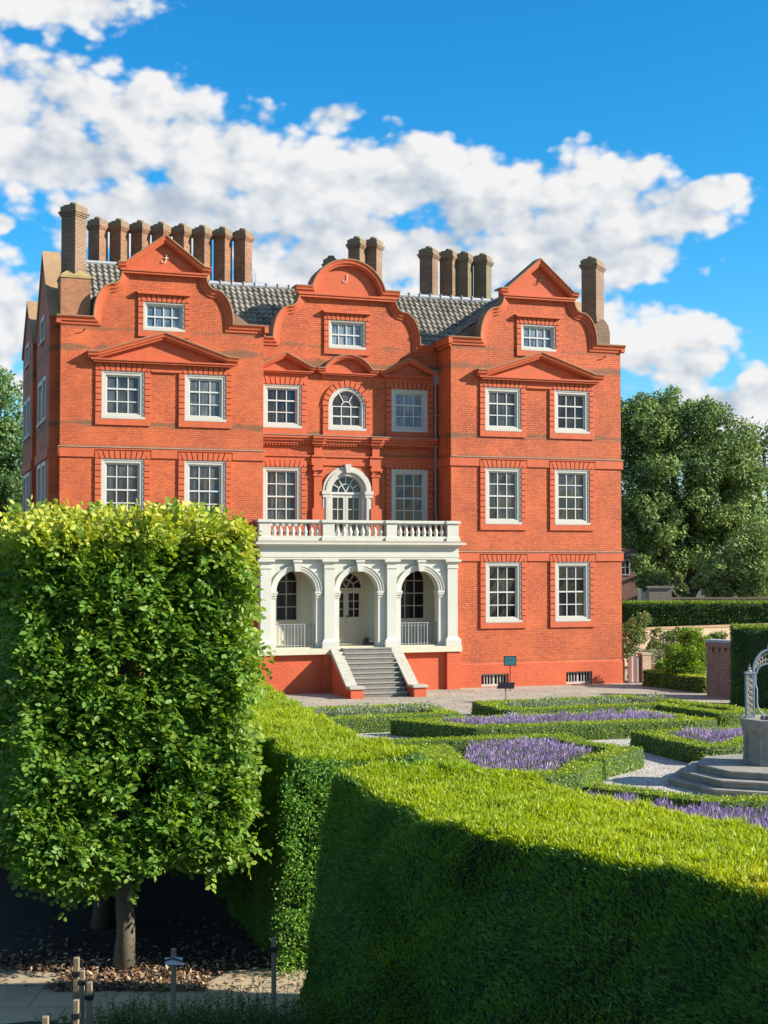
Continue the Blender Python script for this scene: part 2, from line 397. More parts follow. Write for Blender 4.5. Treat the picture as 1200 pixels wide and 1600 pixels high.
def leaf_arrays(P, D, N, L, W, fold=0.12, six=False):
    """P base points, D length directions, N face normals (any), L, W per-leaf sizes"""
    D = unit(D); N = N - D * (N * D).sum(1, keepdims=True); N = unit(N); S = np.cross(D, N)
    L = np.asarray(L).reshape(-1, 1) * np.ones((len(P), 1)); W = np.asarray(W).reshape(-1, 1) * np.ones((len(P), 1))
    if not six:
        mid = P + D * L * 0.45 + N * W * fold
        V = np.stack([P, mid + S * W * 0.5, P + D * L, mid - S * W * 0.5], 1).reshape(-1, 3)
        F = np.arange(len(P) * 4).reshape(-1, 4)
        return V, F, 4
    a = P + D * L * 0.25 + N * W * fold; b = P + D * L * 0.68 + N * W * fold * 0.8
    tip = P + D * L - N * W * 0.12
    V = np.stack([P, a + S * W * 0.42, b + S * W * 0.46, tip, b - S * W * 0.46, a - S * W * 0.42], 1).reshape(-1, 3)
    i = (np.arange(len(P)) * 6)[:, None]
    F = np.concatenate([i + np.array([[0, 1, 2, 3]]), i + np.array([[0, 3, 4, 5]])], 1).reshape(-1, 4)
    return V, F, 6

def rnd_dir(n):
    return unit(rng.normal(size=(n, 3)))

def vnoise(P, scale, seed=0.0):
    """cheap smooth pseudo-noise in 0..1"""
    q = P * scale + seed
    s = (np.sin(q[:, 0] * 1.3 + 1.7 * np.sin(q[:, 1] * 0.9 + q[:, 2])) + np.sin(q[:, 1] * 1.1 + 1.9 * np.sin(q[:, 2] * 1.2 + q[:, 0] * 0.7))
         + np.sin(q[:, 2] * 1.4 + 1.5 * np.sin(q[:, 0] * 1.1 - q[:, 1])))
    return 0.5 + s / 6.0

def sample_tris(V, F, dens):
    V = np.asarray(V); F = np.asarray(F)
    a, b, c = V[F[:, 0]], V[F[:, 1]], V[F[:, 2]]
    n = np.cross(b - a, c - a); ar = np.linalg.norm(n, axis=1) / 2
    nn = n / np.maximum(2 * ar[:, None], 1e-9)
    cnt = rng.poisson(np.maximum(ar * dens(nn, (a + b + c) / 3), 0))
    idx = np.repeat(np.arange(len(F)), cnt)
    r1 = np.sqrt(rng.random(len(idx)))[:, None]; r2 = rng.random(len(idx))[:, None]
    P = a[idx] * (1 - r1) + b[idx] * r1 * (1 - r2) + c[idx] * r1 * r2
    return P, nn[idx]

def resample(path, step, closed=False):
    out = []; n = len(path)
    for i in range(n if closed else n - 1):
        a = Vector(path[i]); b = Vector(path[(i + 1) % n]); k = max(1, int(round((b - a).length / step)))
        for j in range(k): out.append(a.lerp(b, j / k))
    if not closed: out.append(Vector(path[-1]))
    return out

def offset_path(path, d, closed):
    n = len(path); out = []
    for i in range(n):
        p = Vector(path[i][:2])
        a = p - Vector(path[i - 1][:2]) if (i > 0 or closed) else None
        b = Vector(path[(i + 1) % n][:2]) - p if (i < n - 1 or closed) else None
        na = Vector((-a.y, a.x)).normalized() if a is not None else None
        nb = Vector((-b.y, b.x)).normalized() if b is not None else None
        if na is None: na = nb
        if nb is None: nb = na
        m = na + nb; m = m / max(0.5, m.dot(na))
        out.append(p + m * d)
    return out

def core_mesh(left, right, h, batter=0.0, nz=4, nt=4, rough=0.03, closed=False, z0=0.0, sink=0.05):
    """hedge body between two lines of equal length; returns verts, tris (outward)"""
    rows = []
    n = len(left)
    hs = h if isinstance(h, (list, tuple)) else [h] * n
    for i in range(n):
        l, r = Vector(left[i][:2]), Vector(right[i][:2])
        o = (l - r).normalized(); row = []
        for k in range(nz):
            t = k / nz
            p = l + o * batter * (1 - t); row.append((p.x, p.y, z0 - sink + (hs[i] + sink) * t))
        for k in range(nt + 1):
            p = l.lerp(r, k / nt); row.append((p.x, p.y, z0 + hs[i]))
        for k in range(nz - 1, -1, -1):
            t = k / nz
            p = r - o * batter * (1 - t); row.append((p.x, p.y, z0 - sink + (hs[i] + sink) * t))
        rows.append(row)
    k = len(rows[0]); V = [q for r in rows for q in r]; T = []
    for i in range(n if closed else n - 1):
        j = (i + 1) % n
        for a in range(k - 1):
            T += [(i * k + a, i * k + a + 1, j * k + a + 1), (i * k + a, j * k + a + 1, j * k + a)]
    V = np.array(V, float); T = np.array(T)
    a, b, c = V[T[:, 0]], V[T[:, 1]], V[T[:, 2]]
    top = np.cross(b - a, c - a)[:, 2]
    if top[np.abs(top) > 1e-6].sum() < 0: T = T[:, [0, 2, 1]]
    if not closed:
        for i, j in ((0, 1), (n - 1, n - 2)):
            row = V[i * k:(i + 1) * k]; c = row.mean(0); out = c - V[j * k:(j + 1) * k].mean(0)
            V = np.vstack([V, c]); ci = len(V) - 1
            for a in range(k):
                b = (a + 1) % k; tri = [i * k + a, i * k + b, ci]
                if np.dot(np.cross(V[tri[1]] - V[tri[0]], V[ci] - V[tri[0]]), out) < 0: tri = [tri[1], tri[0], ci]
                T = np.vstack([T, tri])
    V = V + (np.stack([vnoise(V, 5, 3.1), vnoise(V, 5, 9.7), vnoise(V, 4, 5.5)], 1) - 0.5) * 2 * rough
    return V, T

def hedge(name, label, cat, V, T, mcore, mleaf, dens, L, W, up=0.3, spread=0.7, flat=False, tint=lambda P, N: rng.random(len(P)), out=0.0, group=None, lens=None, orient=None):
    root = empty(name, tuple(V.mean(0) * np.array([1, 1, 0])))
    tag(root, label, cat, group)
    off = np.array(root.location)
    mesh_np('hedge_body', V - off, T, mcore, parent=root)
    P, N = sample_tris(V, T, dens)
    D = N * 0.8 + rnd_dir(len(P)) * spread + np.array([0, 0, up])
    if orient is not None: D = orient(P, N, D)
    LNn = rnd_dir(len(P)) + N * 0.6
    if flat: D = rnd_dir(len(P)) + N * 0.25; LNn = N * 1.3 + rnd_dir(len(P)) * 0.75
    ll = L * (0.6 + 0.8 * rng.random(len(P)))
    if lens is not None: ll = ll * lens(P, N)
    Vv, F, k = leaf_arrays(P + N * (out + 0.02 * rng.normal(size=(len(P), 1))) - D * 0.0, D, LNn, ll, W * (0.7 + 0.6 * rng.random(len(P))))
    tt = np.clip(tint(P, N), 0, 1)
    mesh_np('foliage', Vv - off, F, mleaf, np.repeat(tt, k), parent=root)
    return root

# ================================================================== THE PALACE
W = 21.3; A = 7.07; RD = 1.43; CX = 10.62; DEEP = 12.6
palace = empty('palace', (PX0, PY0, 0), TH)
tag(palace, 'three storey red painted brick mansion with curved gables and a white arched porch', 'mansion')

class Side:
    """a wing: maps s measured from the outer corner to the palace axis"""
    def __init__(s, mir): s.m = mir
    def x(s, a): return W - a if s.m else a
    def poly(s, p): return [(s.x(a), b) for a, b in p]
    def span(s, a, b): return (s.x(b), s.x(a)) if s.m else (a, b)

def window(x0, x1, z0, z1, y, cols, rows, pane='pane', surround=True, hood=False, arch=False, frame=0.17, head=0.26, sidew=0.21, label=None, meet=None):
    """sash window flush in its wall opening; y is the wall face"""
    cx = (x0 + x1) / 2; hw = (x1 - x0) / 2; zs = z1 - hw
    f = MB()
    def shape(g):
        return arch_poly(cx, hw - g, z0 + g, zs) if arch else rect(x0 + g, x1 - g, z0 + g, z1 - g)
    f.plate(shape(0.003), y - 0.035, y + 0.10, [shape(0.06)])
    f.plate(shape(0.06), y - 0.010, y + 0.16, [shape(frame - 0.03)])
    f.plate(shape(frame - 0.03), y + 0.025, y + 0.16, [shape(frame)])
    if pane == 'pane': pane = random.choice(['pane', 'pane_b', 'pane_c', 'pane'])
    win = f.build('window', M['white'], palace)
    if label: win['label'] = label
    s = MB()
    s.box(x0 - 0.01, x1 + 0.01, y - 0.075, y + 0.05, z0 - 0.02, z0 + 0.065)
    s.build('sill', M['white'], win)
    g = frame; xi0, xi1, zi0, zi1 = x0 + g, x1 - g, z0 + g * 0.85, z1 - g
    b = MB(); bw = 0.017
    mid = meet if meet is not None else (rows // 2)
    zi = [zi0 + (zi1 - zi0) * k / rows for k in range(rows + 1)]
    if arch:
        zi = [zi0, zi0 + (zs - zi0) * 0.5, zs]
    for k in range(1, cols):
        xk = xi0 + (xi1 - xi0) * k / cols
        ztop = zi1 if not arch else zs
        b.box(xk - bw, xk + bw, y + 0.075, y + 0.12, zi0, ztop)
    for k in range(1, len(zi) - (0 if arch else 1)):
        t = 0.026 if k == mid else bw
        yy = 0.060 if k == mid else 0.072
        b.box(xi0, xi1, y + yy, y + 0.12, zi[k] - t, zi[k] + t)
    b.box(xi0, xi1, y + 0.060, y + 0.125, zi0 - 0.02, zi0 + 0.045)
    b.box(xi0, xi0 + 0.035, y + 0.065, y + 0.125, zi0, zs if arch else zi1)
    b.box(xi1 - 0.035, xi1, y + 0.065, y + 0.125, zi0, zs if arch else zi1)
    if not arch: b.box(xi0, xi1, y + 0.065, y + 0.125, zi1 - 0.03, zi1 + 0.005)
    if arch:
        r = hw - g
        arc = [(cx + 0.34 * r * math.cos(PI * k / 12), zs + 0.34 * r * math.sin(PI * k / 12)) for k in range(13)]
        b.sweep(arc, [(-bw, y + 0.07), (bw, y + 0.07), (bw, y + 0.12), (-bw, y + 0.12)])
        for an in (60, 120):
            ca, sa = math.cos(math.radians(an)), math.sin(math.radians(an))
            b.sweep([(cx + 0.34 * r * ca, zs + 0.34 * r * sa), (cx + 1.0 * r * ca, zs + 1.0 * r * sa)], [(-bw, y + 0.07), (bw, y + 0.07), (bw, y + 0.12), (-bw, y + 0.12)])
    b.build('sash', M['sash_white'], win)
    p = MB(); yp = y + 0.108
    if arch:
        p.plate(arch_poly(cx, hw - g + 0.02, z0 + g * 0.8, zs), yp, yp + 0.02, sides=False)
    else:
        for i in range(cols):
            for j in range(rows):
                a0, a1 = xi0 + (xi1 - xi0) * i / cols, xi0 + (xi1 - xi0) * (i + 1) / cols
                t = [random.uniform(-0.009, 0.009) for _ in range(4)]
                p.add([(a0, yp + t[0], zi[j]), (a1, yp + t[1], zi[j]), (a1, yp + t[2], zi[j + 1]), (a0, yp + t[3], zi[j + 1])], [(0, 1, 2, 3)])
    p.build('pane', M[pane], win, fixn=False)
    if surround:
        q = MB(); yf = y - 0.065; rows_h = 0.215
        # rusticated jamb blocks
        ztop = (zs if arch else z1)
        n = max(2, int(round((ztop - z0) / rows_h))); hh = (ztop - z0) / n
        for k in range(n):
            za, zb = z0 + hh * k + (0.0 if k == 0 else 0.014), z0 + hh * (k + 1) - 0.014
            d = 0.004 * (k % 2)
            q.box(x0 - sidew + d, x0 - 0.002, yf, y + 0.02, za, zb)
            q.box(x1 + 0.002, x1 + sidew - d, yf, y + 0.02, za, zb)
        # apron
        q.box(x0 - sidew, x1 + sidew, yf, y + 0.02, z0 - 0.235, z0 - 0.003)
        if not arch:
            m = 9; e = 0.13
            for k in range(m):
                a0 = x0 - sidew * 0.25 + (x1 - x0 + sidew * 0.5) * k / m; a1 = x0 - sidew * 0.25 + (x1 - x0 + sidew * 0.5) * (k + 1) / m
                def top(a): return cx + (a - cx) * (1 + e)
                gp = 0.017
                q.plate([(a0 + gp, z1 + 0.005), (a1 - gp, z1 + 0.005), (top(a1) - gp, z1 + head), (top(a0) + gp, z1 + head)], yf - 0.012, y + 0.02)
            q.box(x0 - sidew, x0 - sidew * 0.25 - 0.03, yf, y + 0.02, z1 + 0.012, z1 + head)
            q.box(x1 + sidew * 0.25 + 0.03, x1 + sidew, yf, y + 0.02, z1 + 0.012, z1 + head)
        else:
            m = 13
            for k in range(m):
                a0, a1 = PI * k / m + 0.022, PI * (k + 1) / m - 0.022
                r0, r1 = hw + 0.004, hw + 0.235
                q.plate([(cx + r0 * math.cos(a0), zs + r0 * math.sin(a0)), (cx + r1 * math.cos(a0), zs + r1 * math.sin(a0)),
                         (cx + r1 * math.cos(a1), zs + r1 * math.sin(a1)), (cx + r0 * math.cos(a1), zs + r0 * math.sin(a1))], yf - 0.01, y + 0.02)
        if hood:
            zt = z1 + head
            q.plate([(x0 - sidew - 0.02, zt + 0.004), (x1 + sidew + 0.02, zt + 0.004), (x1 + sidew + 0.10, zt + 0.085), (x0 - sidew - 0.10, zt + 0.085)], y - 0.19, y + 0.02)
        q.build('brick_surround', M['red_trim'], win)
    return win

def ogee(x0, z0, x1, z1):
    """gable curve rising from the shoulder (x0,z0) to the neck (x1,z1)"""
    w, h = x1 - x0, z1 - z0
    pts = []
    for t in [k / 22 for k in range(23)]:
        if t <= 0.58:
            a = (t / 0.58) * PI / 2
            pts.append((x0 + w * 0.66 * (1 - math.cos(a)) , z0 + h * 0.70 * math.sin(a) ** 0.95))
        else:
            a = ((t - 0.58) / 0.42) * PI / 2
            pts.append((x0 + w * (0.66 + 0.34 * math.sin(a)), z0 + h * (0.70 + 0.30 * (1 - math.cos(a)))))
    return pts

COPE = lambda yw, up=0.0: [(-0.26, yw + 0.02), (-0.26, yw - 0.045), (-0.17, yw - 0.055), (-0.15, yw - 0.10), (-0.07, yw - 0.115), (-0.03, yw - 0.17), (0.0, yw - 0.18), (0.0, yw + 0.42), (-0.02, yw + 0.42)]
CAPC = lambda yw: [(0.001, yw - 0.19), (0.035, yw - 0.185), (0.035, yw + 0.43), (0.001, yw + 0.43)]

def rake_profile(yw, d, t=0.20):
    return [(-t, yw + 0.02), (-t, yw - d * 0.66), (-t * 0.74, yw - d * 0.70), (-t * 0.6, yw - d * 0.86), (-t * 0.28, yw - d * 0.90), (-t * 0.1, yw - d), (0, yw - d), (0, yw + 0.02)]

def pediment(x0, x1, zb, zt, yw, d, mir=False, tips=0.28, base_h=0.13, t=0.22, tymp=0.05, seg=False, arcx=None, top_back=0.02):
    """pediment on wall face yw: lower cornice at zb, tips and apex; returns the part"""
    cx = (x0 + x1) / 2
    q = MB()
    # horizontal cornice
    q.box(x0 + d * 0.55, x1 - d * 0.55, yw - d * 0.62, yw + 0.02, zb, zb + base_h * 0.55)
    q.box(x0 + d * 0.30, x1 - d * 0.30, yw - d * 0.75, yw + 0.02, zb + base_h * 0.55 + 0.002, zb + base_h)
    ztip = zb + base_h + t
    if not seg:
        path = [(x0, ztip), (x0 + tips, ztip + 0.015), (cx, zt), (x1 - tips, ztip + 0.015), (x1, ztip)]
    else:
        h = zt - ztip; hw = (arcx if arcx else cx - x0 - tips); R = (hw * hw + h * h) / (2 * h); a0 = math.asin(min(1, hw / R))
        path = [(x0, ztip), (cx - hw - 0.02, ztip)] + [(cx + R * math.sin(-a0 + 2 * a0 * k / 16), zt - R + R * math.cos(-a0 + 2 * a0 * k / 16)) for k in range(17)] + [(cx + hw + 0.02, ztip), (x1, ztip)]
    q.sweep(path, rake_profile(yw, d, t))
    # tympanum
    poly = [(p[0], p[1] - t * 0.6) for p in path[1:-1]]
    lo = zb + base_h * 0.8
    q.plate([(poly[0][0], lo), (poly[-1][0], lo)] + [(a, max(b, lo + 0.01)) for a, b in poly[::-1]], yw - tymp, yw + 0.02)
    o = q.build('pediment', M['red_trim'], palace)
    c = MB(); c.sweep(path, [(0.002, yw - d - 0.012), (0.036, yw - d - 0.004), (0.05, yw - 0.0), (0.05, yw + top_back), (0.002, yw + top_back)])
    c.build('coping', M['coping'], o)
    return o

def band(x0, x1, z0, z1, y, gaps, d=0.055):
    """string course with its lower part cut away round the window heads"""
    q = MB(); zt = z1 - 0.07
    q.box(x0, x1, y - d, y + 0.02, zt + 0.001, z1)
    xs = x0
    for a, b in sorted(gaps):
        if a > xs: q.box(xs, a, y - d, y + 0.02, z0, zt)
        xs = b
    if xs < x1: q.box(xs, x1, y - d, y + 0.02, z0, zt)
    o = q.build('string_course', M['red_trim'], palace)
    l = MB(); l.box(x0 - 0.02, x1 + 0.02, y - d - 0.03, y + 0.02, z1 + 0.001, z1 + 0.032); l.build('lead_ledge', M['cornice_stain'], o)
    return o

def wing(S, apex):
    win_cols = [(1.38, 2.85), (4.245, 5.71)]
    floors = [(2.42, 4.67), (6.10, 8.21), (9.60, 11.23)]
    og = ogee(1.10, 13.03, 2.06, 14.72)
    G = 3.51
    outline = [(0.0, 0.0), (A, 0.0), (A, 13.0), (2 * G - 1.10, 13.0)] + [(2 * G - a, b) for a, b in og] + [(2 * G - 2.06, 14.95), (G, apex - 0.05), (2.06, 14.95)] + og[::-1] + [(1.10, 13.0), (0.0, 13.0)]
    att = S.span(2.79, 4.23)
    holes = []
    for a, b in win_cols:
        for z0, z1 in floors: holes.append(rect(*S.span(a, b), z0, z1))
    holes.append(rect(*att, 12.70, 13.69))
    bs = [S.span(1.32, 2.42), S.span(4.80, 5.90)] if S.m else [S.span(1.4, 2.4), S.span(4.8, 5.8)]
    for a, b in bs: holes.append(rect(a, b, 0.0 + 0.02, 0.50))
    q = MB(); q.plate(S.poly(outline), 0.0, 0.42, holes, back=True)
    q.build('front_wall', M['red_brick'], palace)
    # plinth
    q = MB()
    a, b = S.span(-0.07, A + 0.0)
    if S.m: a, b = W - A, W + 0.07
    else: a, b = -0.07, A
    q.plate([(a, -0.3), (b, -0.3), (b, 0.85), (a, 0.85)], -0.075, 0.02, [rect(c, d, 0.02, 0.50) for c, d in bs])
    q.hexa([(a, -0.075, 0.851), (b, -0.075, 0.851), (b, 0.01, 0.851), (a, 0.01, 0.851), (a, -0.02, 0.915), (b, -0.02, 0.915), (b, 0.01, 0.915), (a, 0.01, 0.915)])
    q.build('plinth', M['red_base'], palace)
    for c, d in bs:
        f = MB(); f.plate(rect(c + 0.003, d - 0.003, 0.023, 0.497), 0.06, 0.22, [rect(c + 0.05, (c + d) / 2 - 0.03, 0.11, 0.44), rect((c + d) / 2 + 0.03, d - 0.05, 0.11, 0.44)])
        wn = f.build('basement_window', M['white'], palace)
        g = MB()
        for h0, h1 in ((c + 0.05, (c + d) / 2 - 0.03), ((c + d) / 2 + 0.03, d - 0.05)):
            for k in range(1, 4):
                xk = h0 + (h1 - h0) * k / 4; g.box(xk - 0.013, xk + 0.013, 0.05, 0.10, 0.105, 0.445)
        g.build('bar', M['white'], wn)
        g = MB(); g.add([(c, 0.17, 0.02), (d, 0.17, 0.02), (d, 0.17, 0.5), (c, 0.17, 0.5)], [(0, 1, 2, 3)]); g.build('pane', M['pane_dark'], wn)
    # windows
    for i, (z0, z1) in enumerate(floors):
        for a, b in win_cols:
            x0, x1 = S.span(a, b)
            window(x0, x1, z0, z1, 0.0, 3, 4 if i < 2 else 3, meet=2 if i < 2 else 2, pane='pane' if i < 2 or not S.m else 'pane')
    window(*att, 12.70, 13.69, 0.0, 4, 2, pane='pane_blue', hood=True, frame=0.12, head=0.24, sidew=0.18)
    # string courses
    x0, x1 = S.span(-0.06, A) if not S.m else (W - A, W + 0.06)
    gaps = [S.span(a - 0.24, b + 0.24) for a, b in win_cols]
    band(x0, x1, 4.70, 5.03, 0.0, gaps); band(x0, x1, 8.25, 8.58, 0.0, gaps)
    # the paired window pediment and the frieze under it
    p0, p1 = S.span(0.88, 6.10)
    pediment(p0, p1, 11.50, 12.58, 0.0, 0.36, tips=0.36, base_h=0.12, t=0.20, tymp=0.03)
    q = MB(); f0, f1 = S.span(3.06, 4.03)
    q.box(f0 + 0.003, f1 - 0.003, -0.06, 0.02, 11.33, 11.495); q.box(f0 + 0.003, f1 - 0.003, -0.085, 0.02, 11.24, 11.325)
    q.build('frieze', M['red_trim'], palace)
    # gable mouldings: shoulders, curves, top pediment
    def path(p): return [(S.x(a), b) for a, b in p][::-1] if S.m else p
    left = [(-0.15, 13.03), (1.10, 13.03)] + og[1:]
    right = [(2 * G - a, b) for a, b in og[::-1]] + [(A - 0.001, 13.03)]
    right = right[:-2] + [(2 * G - 1.10, 13.03), (A + 0.0, 13.03)]
    for pth in (left, right):
        o = MB().sweep(path(pth), COPE(0.0)).build('gable_moulding', M['red_trim'], palace)
        MB().sweep(path(pth), CAPC(0.0)).build('coping', M['coping'], o)
    # side return of the shoulder cornice
    q = MB(); xa, xb = S.span(-0.15, -0.0); q.box(xa, xb, -0.10, 1.3, 12.80, 13.03); q.build('side_cornice', M['red_trim'], palace)
    c0, c1 = S.span(G - 1.62, G + 1.62)
    pediment(c0, c1, 14.62, apex, 0.0, 0.30, tips=0.24, base_h=0.14, t=0.19, tymp=0.02, top_back=0.42)
    # iron wall tie
    hx = S.x(G + (0.02 if not S.m else 0.0)); hz = 15.2 if not S.m else 15.35
    q = MB(); q.tube([(hx + 0.05, -0.06, hz + 0.17), (hx + 0.04, -0.06, hz - 0.02), (hx + 0.0, -0.06, hz - 0.12), (hx - 0.08, -0.06, hz - 0.12), (hx - 0.10, -0.06, hz - 0.05)], 0.012, 6)
    q.box(hx - 0.01, hx + 0.12, -0.075, -0.045, hz + 0.03, hz + 0.055)
    q.build('wall_tie', M['pale_iron'] if not S.m else M['iron'], palace)
    # slanting iron cramp below the shoulder
    q = MB(); cx_ = S.x(0.75); q.tube([(cx_ - 0.02, -0.03, 12.52), (cx_ + 0.04, -0.16, 12.62)], 0.02, 6); q.build('wall_cramp', M['iron'], palace)
    # inner return wall towards the recess
    q = MB(); xr = S.x(A); q.plate([(0.42, 0.0), (RD + 0.3, 0.0), (RD + 0.3, 13.0), (0.42, 13.0)], xr - 0.001 if not S.m else xr + 0.001, xr - 0.4 if not S.m else xr + 0.4, axis='x')
    q.build('return_wall', M['red_brick'], palace)
    q = MB(); e = 0.055; sgn = 1 if not S.m else -1
    for z0, z1 in ((4.70, 5.03), (8.25, 8.58)):
        q = MB(); xa, xb = sorted((xr + sgn * 0.002, xr + sgn * e)); q.box(xa, xb, -0.055, RD, z0, z1)
        q.build('return_string_course', M['red_trim'], palace)
    q = MB(); xa, xb = sorted((xr + sgn * 0.002, xr + sgn * 0.15)); q.box(xa, xb, -0.175, RD + 0.1, 12.80, 13.028)
    xa, xb = sorted((xr + sgn * 0.002, xr + sgn * 0.07)); q.box(xa, xb, -0.04, RD + 0.1, 12.70, 12.797)
    o = q.build('return_cornice', M['red_trim'], palace)
    q = MB(); xa, xb = sorted((xr, xr + sgn * 0.17)); q.box(xa, xb, -0.19, RD + 0.1, 13.031, 13.06); q.build('coping', M['coping'], o)

wing(Side(False), 15.99)
wing(Side(True), 16.15)

# ---------------------------------------------------------------- recessed centre
Y1 = RD
og = ogee(7.76, 12.88, 8.76, 14.60)
mir = lambda p: [(2 * CX - a, b) for a, b in p]
outline = [(A - 0.1, 0), (W - A + 0.1, 0), (W - A + 0.1, 12.86), (2 * CX - 7.76, 12.86)] + mir(og) + [(2 * CX - 8.80, 14.9)] + [(CX + 1.42 * math.cos(PI * k / 14), 14.9 + 0.97 * math.sin(PI * k / 14)) for k in range(15)] + [(8.80, 14.9)] + og[::-1] + [(7.76, 12.86), (A - 0.1, 12.86)]
L0, L1, R0, R1 = 7.40, 8.86, 12.37, 13.83
C0, C1 = 9.89, 11.35
DOORH = arch_poly(CX, 0.62, 5.50, 7.27)
holes = [rect(L0, L1, 9.60, 11.19), rect(R0, R1, 9.60, 11.19), arch_poly(CX, (C1 - C0) / 2, 9.58, 11.19 - (C1 - C0) / 2),
         rect(9.90, 11.34, 12.63, 13.68), rect(L0, L1, 6.0, 8.16), rect(R0, R1, 6.0, 8.16), DOORH, arch_poly(8.13, 0.60, 2.47, 3.95), arch_poly(2 * CX - 8.13, 0.60, 2.47, 3.95), arch_poly(CX, 0.68, 1.63, 3.70)]
q = MB(); q.plate(outline, Y1, Y1 + 0.42, holes, back=True); q.build('centre_wall', M['red_brick'], palace)
window(L0, L1, 9.60, 11.19, Y1, 3, 3, meet=2)
window(R0, R1, 9.60, 11.19, Y1, 3, 3, pane='pane_blue', meet=2)
window(C0, C1, 9.58, 11.19, Y1, 3, 2, arch=True, label='round headed sash window')
window(9.90, 11.34, 12.63, 13.68, Y1, 4, 2, pane='pane_blue', hood=True, frame=0.12, head=0.24, sidew=0.18)
window(L0, L1, 6.0, 8.16, Y1, 3, 4, meet=2)
window(R0, R1, 6.0, 8.16, Y1, 3, 4, pane='pane_dark', meet=2)
for pth in ([(A + 0.16, 12.88), (7.76, 12.88)] + og[1:], mir(og[::-1])[:-1] + [(2 * CX - 7.76, 12.88), (W - A - 0.16, 12.88)]):
    o = MB().sweep(pth, COPE(Y1)).build('gable_moulding', M['red_trim'], palace)
    MB().sweep(pth, CAPC(Y1)).build('coping', M['coping'], o)
pediment(CX - 2.02, CX + 2.02, 14.46, 15.93, Y1, 0.30, tips=0.30, base_h=0.16, t=0.22, tymp=0.03, seg=True, arcx=1.42, top_back=0.42)
q = MB(); hx, hz = CX - 0.05, 15.23
q.tube([(hx + 0.05, Y1 - 0.06, hz + 0.17), (hx + 0.04, Y1 - 0.06, hz - 0.02), (hx, Y1 - 0.06, hz - 0.12), (hx - 0.08, Y1 - 0.06, hz - 0.12), (hx - 0.10, Y1 - 0.06, hz - 0.05)], 0.012, 6)
q.build('wall_tie', M['pale_iron'], palace)
# three small pediments over the second floor windows
pediment(A + 0.02, 9.36, 11.60, 12.33, Y1, 0.30, tips=0.16, base_h=0.09, t=0.14, tymp=0.02)
pediment(CX - 1.20, CX + 1.20, 11.60, 12.35, Y1, 0.30, tips=0.22, base_h=0.09, t=0.14, tymp=0.02, seg=True, arcx=0.92)
pediment(11.88, W - A - 0.02, 11.60, 12.33, Y1, 0.30, tips=0.16, base_h=0.09, t=0.14, tymp=0.02)
q = MB()
for a, b in ((7.18, 9.08), (CX - 0.98, CX + 0.98), (12.14, 14.05)):
    q.box(a, b, Y1 - 0.055, Y1 + 0.02, 11.455, 11.598)
q.build('frieze', M['red_trim'], palace)
# main entablature
q = MB(); xa, xb = A + 0.06, W - A - 0.06
def run(y0, z0, z1, d):
    segs = [(xa, 9.22, 0), (9.22, 9.72, .10), (9.72, 11.48, 0), (11.48, 11.98, .10), (11.98, xb, 0)]
    for a, b, e in segs: q.box(a, b, Y1 - d - e, Y1 + 0.02, z0, z1)
run(Y1, 9.22, 9.31, 0.30); run(Y1, 9.13, 9.218, 0.24); run(Y1, 9.02, 9.128, 0.16); run(Y1, 8.545, 8.60, 0.11); run(Y1, 8.24, 8.543, 0.055)
for k in range(int((xb - xa) / 0.115)):
    x = xa + 0.03 + k * 0.115; q.box(x, x + 0.06, Y1 - 0.13, Y1 + 0.01, 8.955, 9.018)
o = q.build('entablature', M['red_trim'], palace)
q = MB(); q.box(xa, xb, Y1 - 0.33, Y1 + 0.01, 9.311, 9.335); q.box(9.20, 9.74, Y1 - 0.43, Y1 - 0.331, 9.311, 9.335); q.box(11.46, 12.0, Y1 - 0.43, Y1 - 0.331, 9.311, 9.335); q.build('lead_ledge', M['cornice_stain'], o)
for c in (9.475, 11.735):
    q = MB()
    q.box(c - 0.15, c + 0.15, Y1 - 0.12, Y1 + 0.02, 5.9, 7.83)
    q.box(c - 0.22, c + 0.22, Y1 - 0.17, Y1 + 0.02, 5.6, 5.899 + 0.75)
    q.box(c - 0.19, c + 0.19, Y1 - 0.15, Y1 + 0.02, 7.831, 7.90); q.box(c - 0.15, c + 0.15, Y1 - 0.125, Y1 + 0.02, 7.901, 8.05)
    q.box(c - 0.23, c + 0.23, Y1 - 0.19, Y1 + 0.02, 8.051, 8.15); q.box(c - 0.18, c + 0.18, Y1 - 0.16, Y1 + 0.02, 8.151, 8.238)
    q.box(c - 0.15, c + 0.15, Y1 - 0.13, Y1 + 0.02, 8.601, 8.95); q.box(c - 0.20, c + 0.20, Y1 - 0.2, Y1 + 0.02, 8.951, 9.018)
    for e in (-1, 1): q.lathe([(0.0, -0.02), (0.05, -0.015), (0.05, 0.015), (0.0, 0.02)], (c + e * 0.17, Y1 - 0.19, 8.02), 10)
    q.build('pilaster', M['red_trim'], palace)
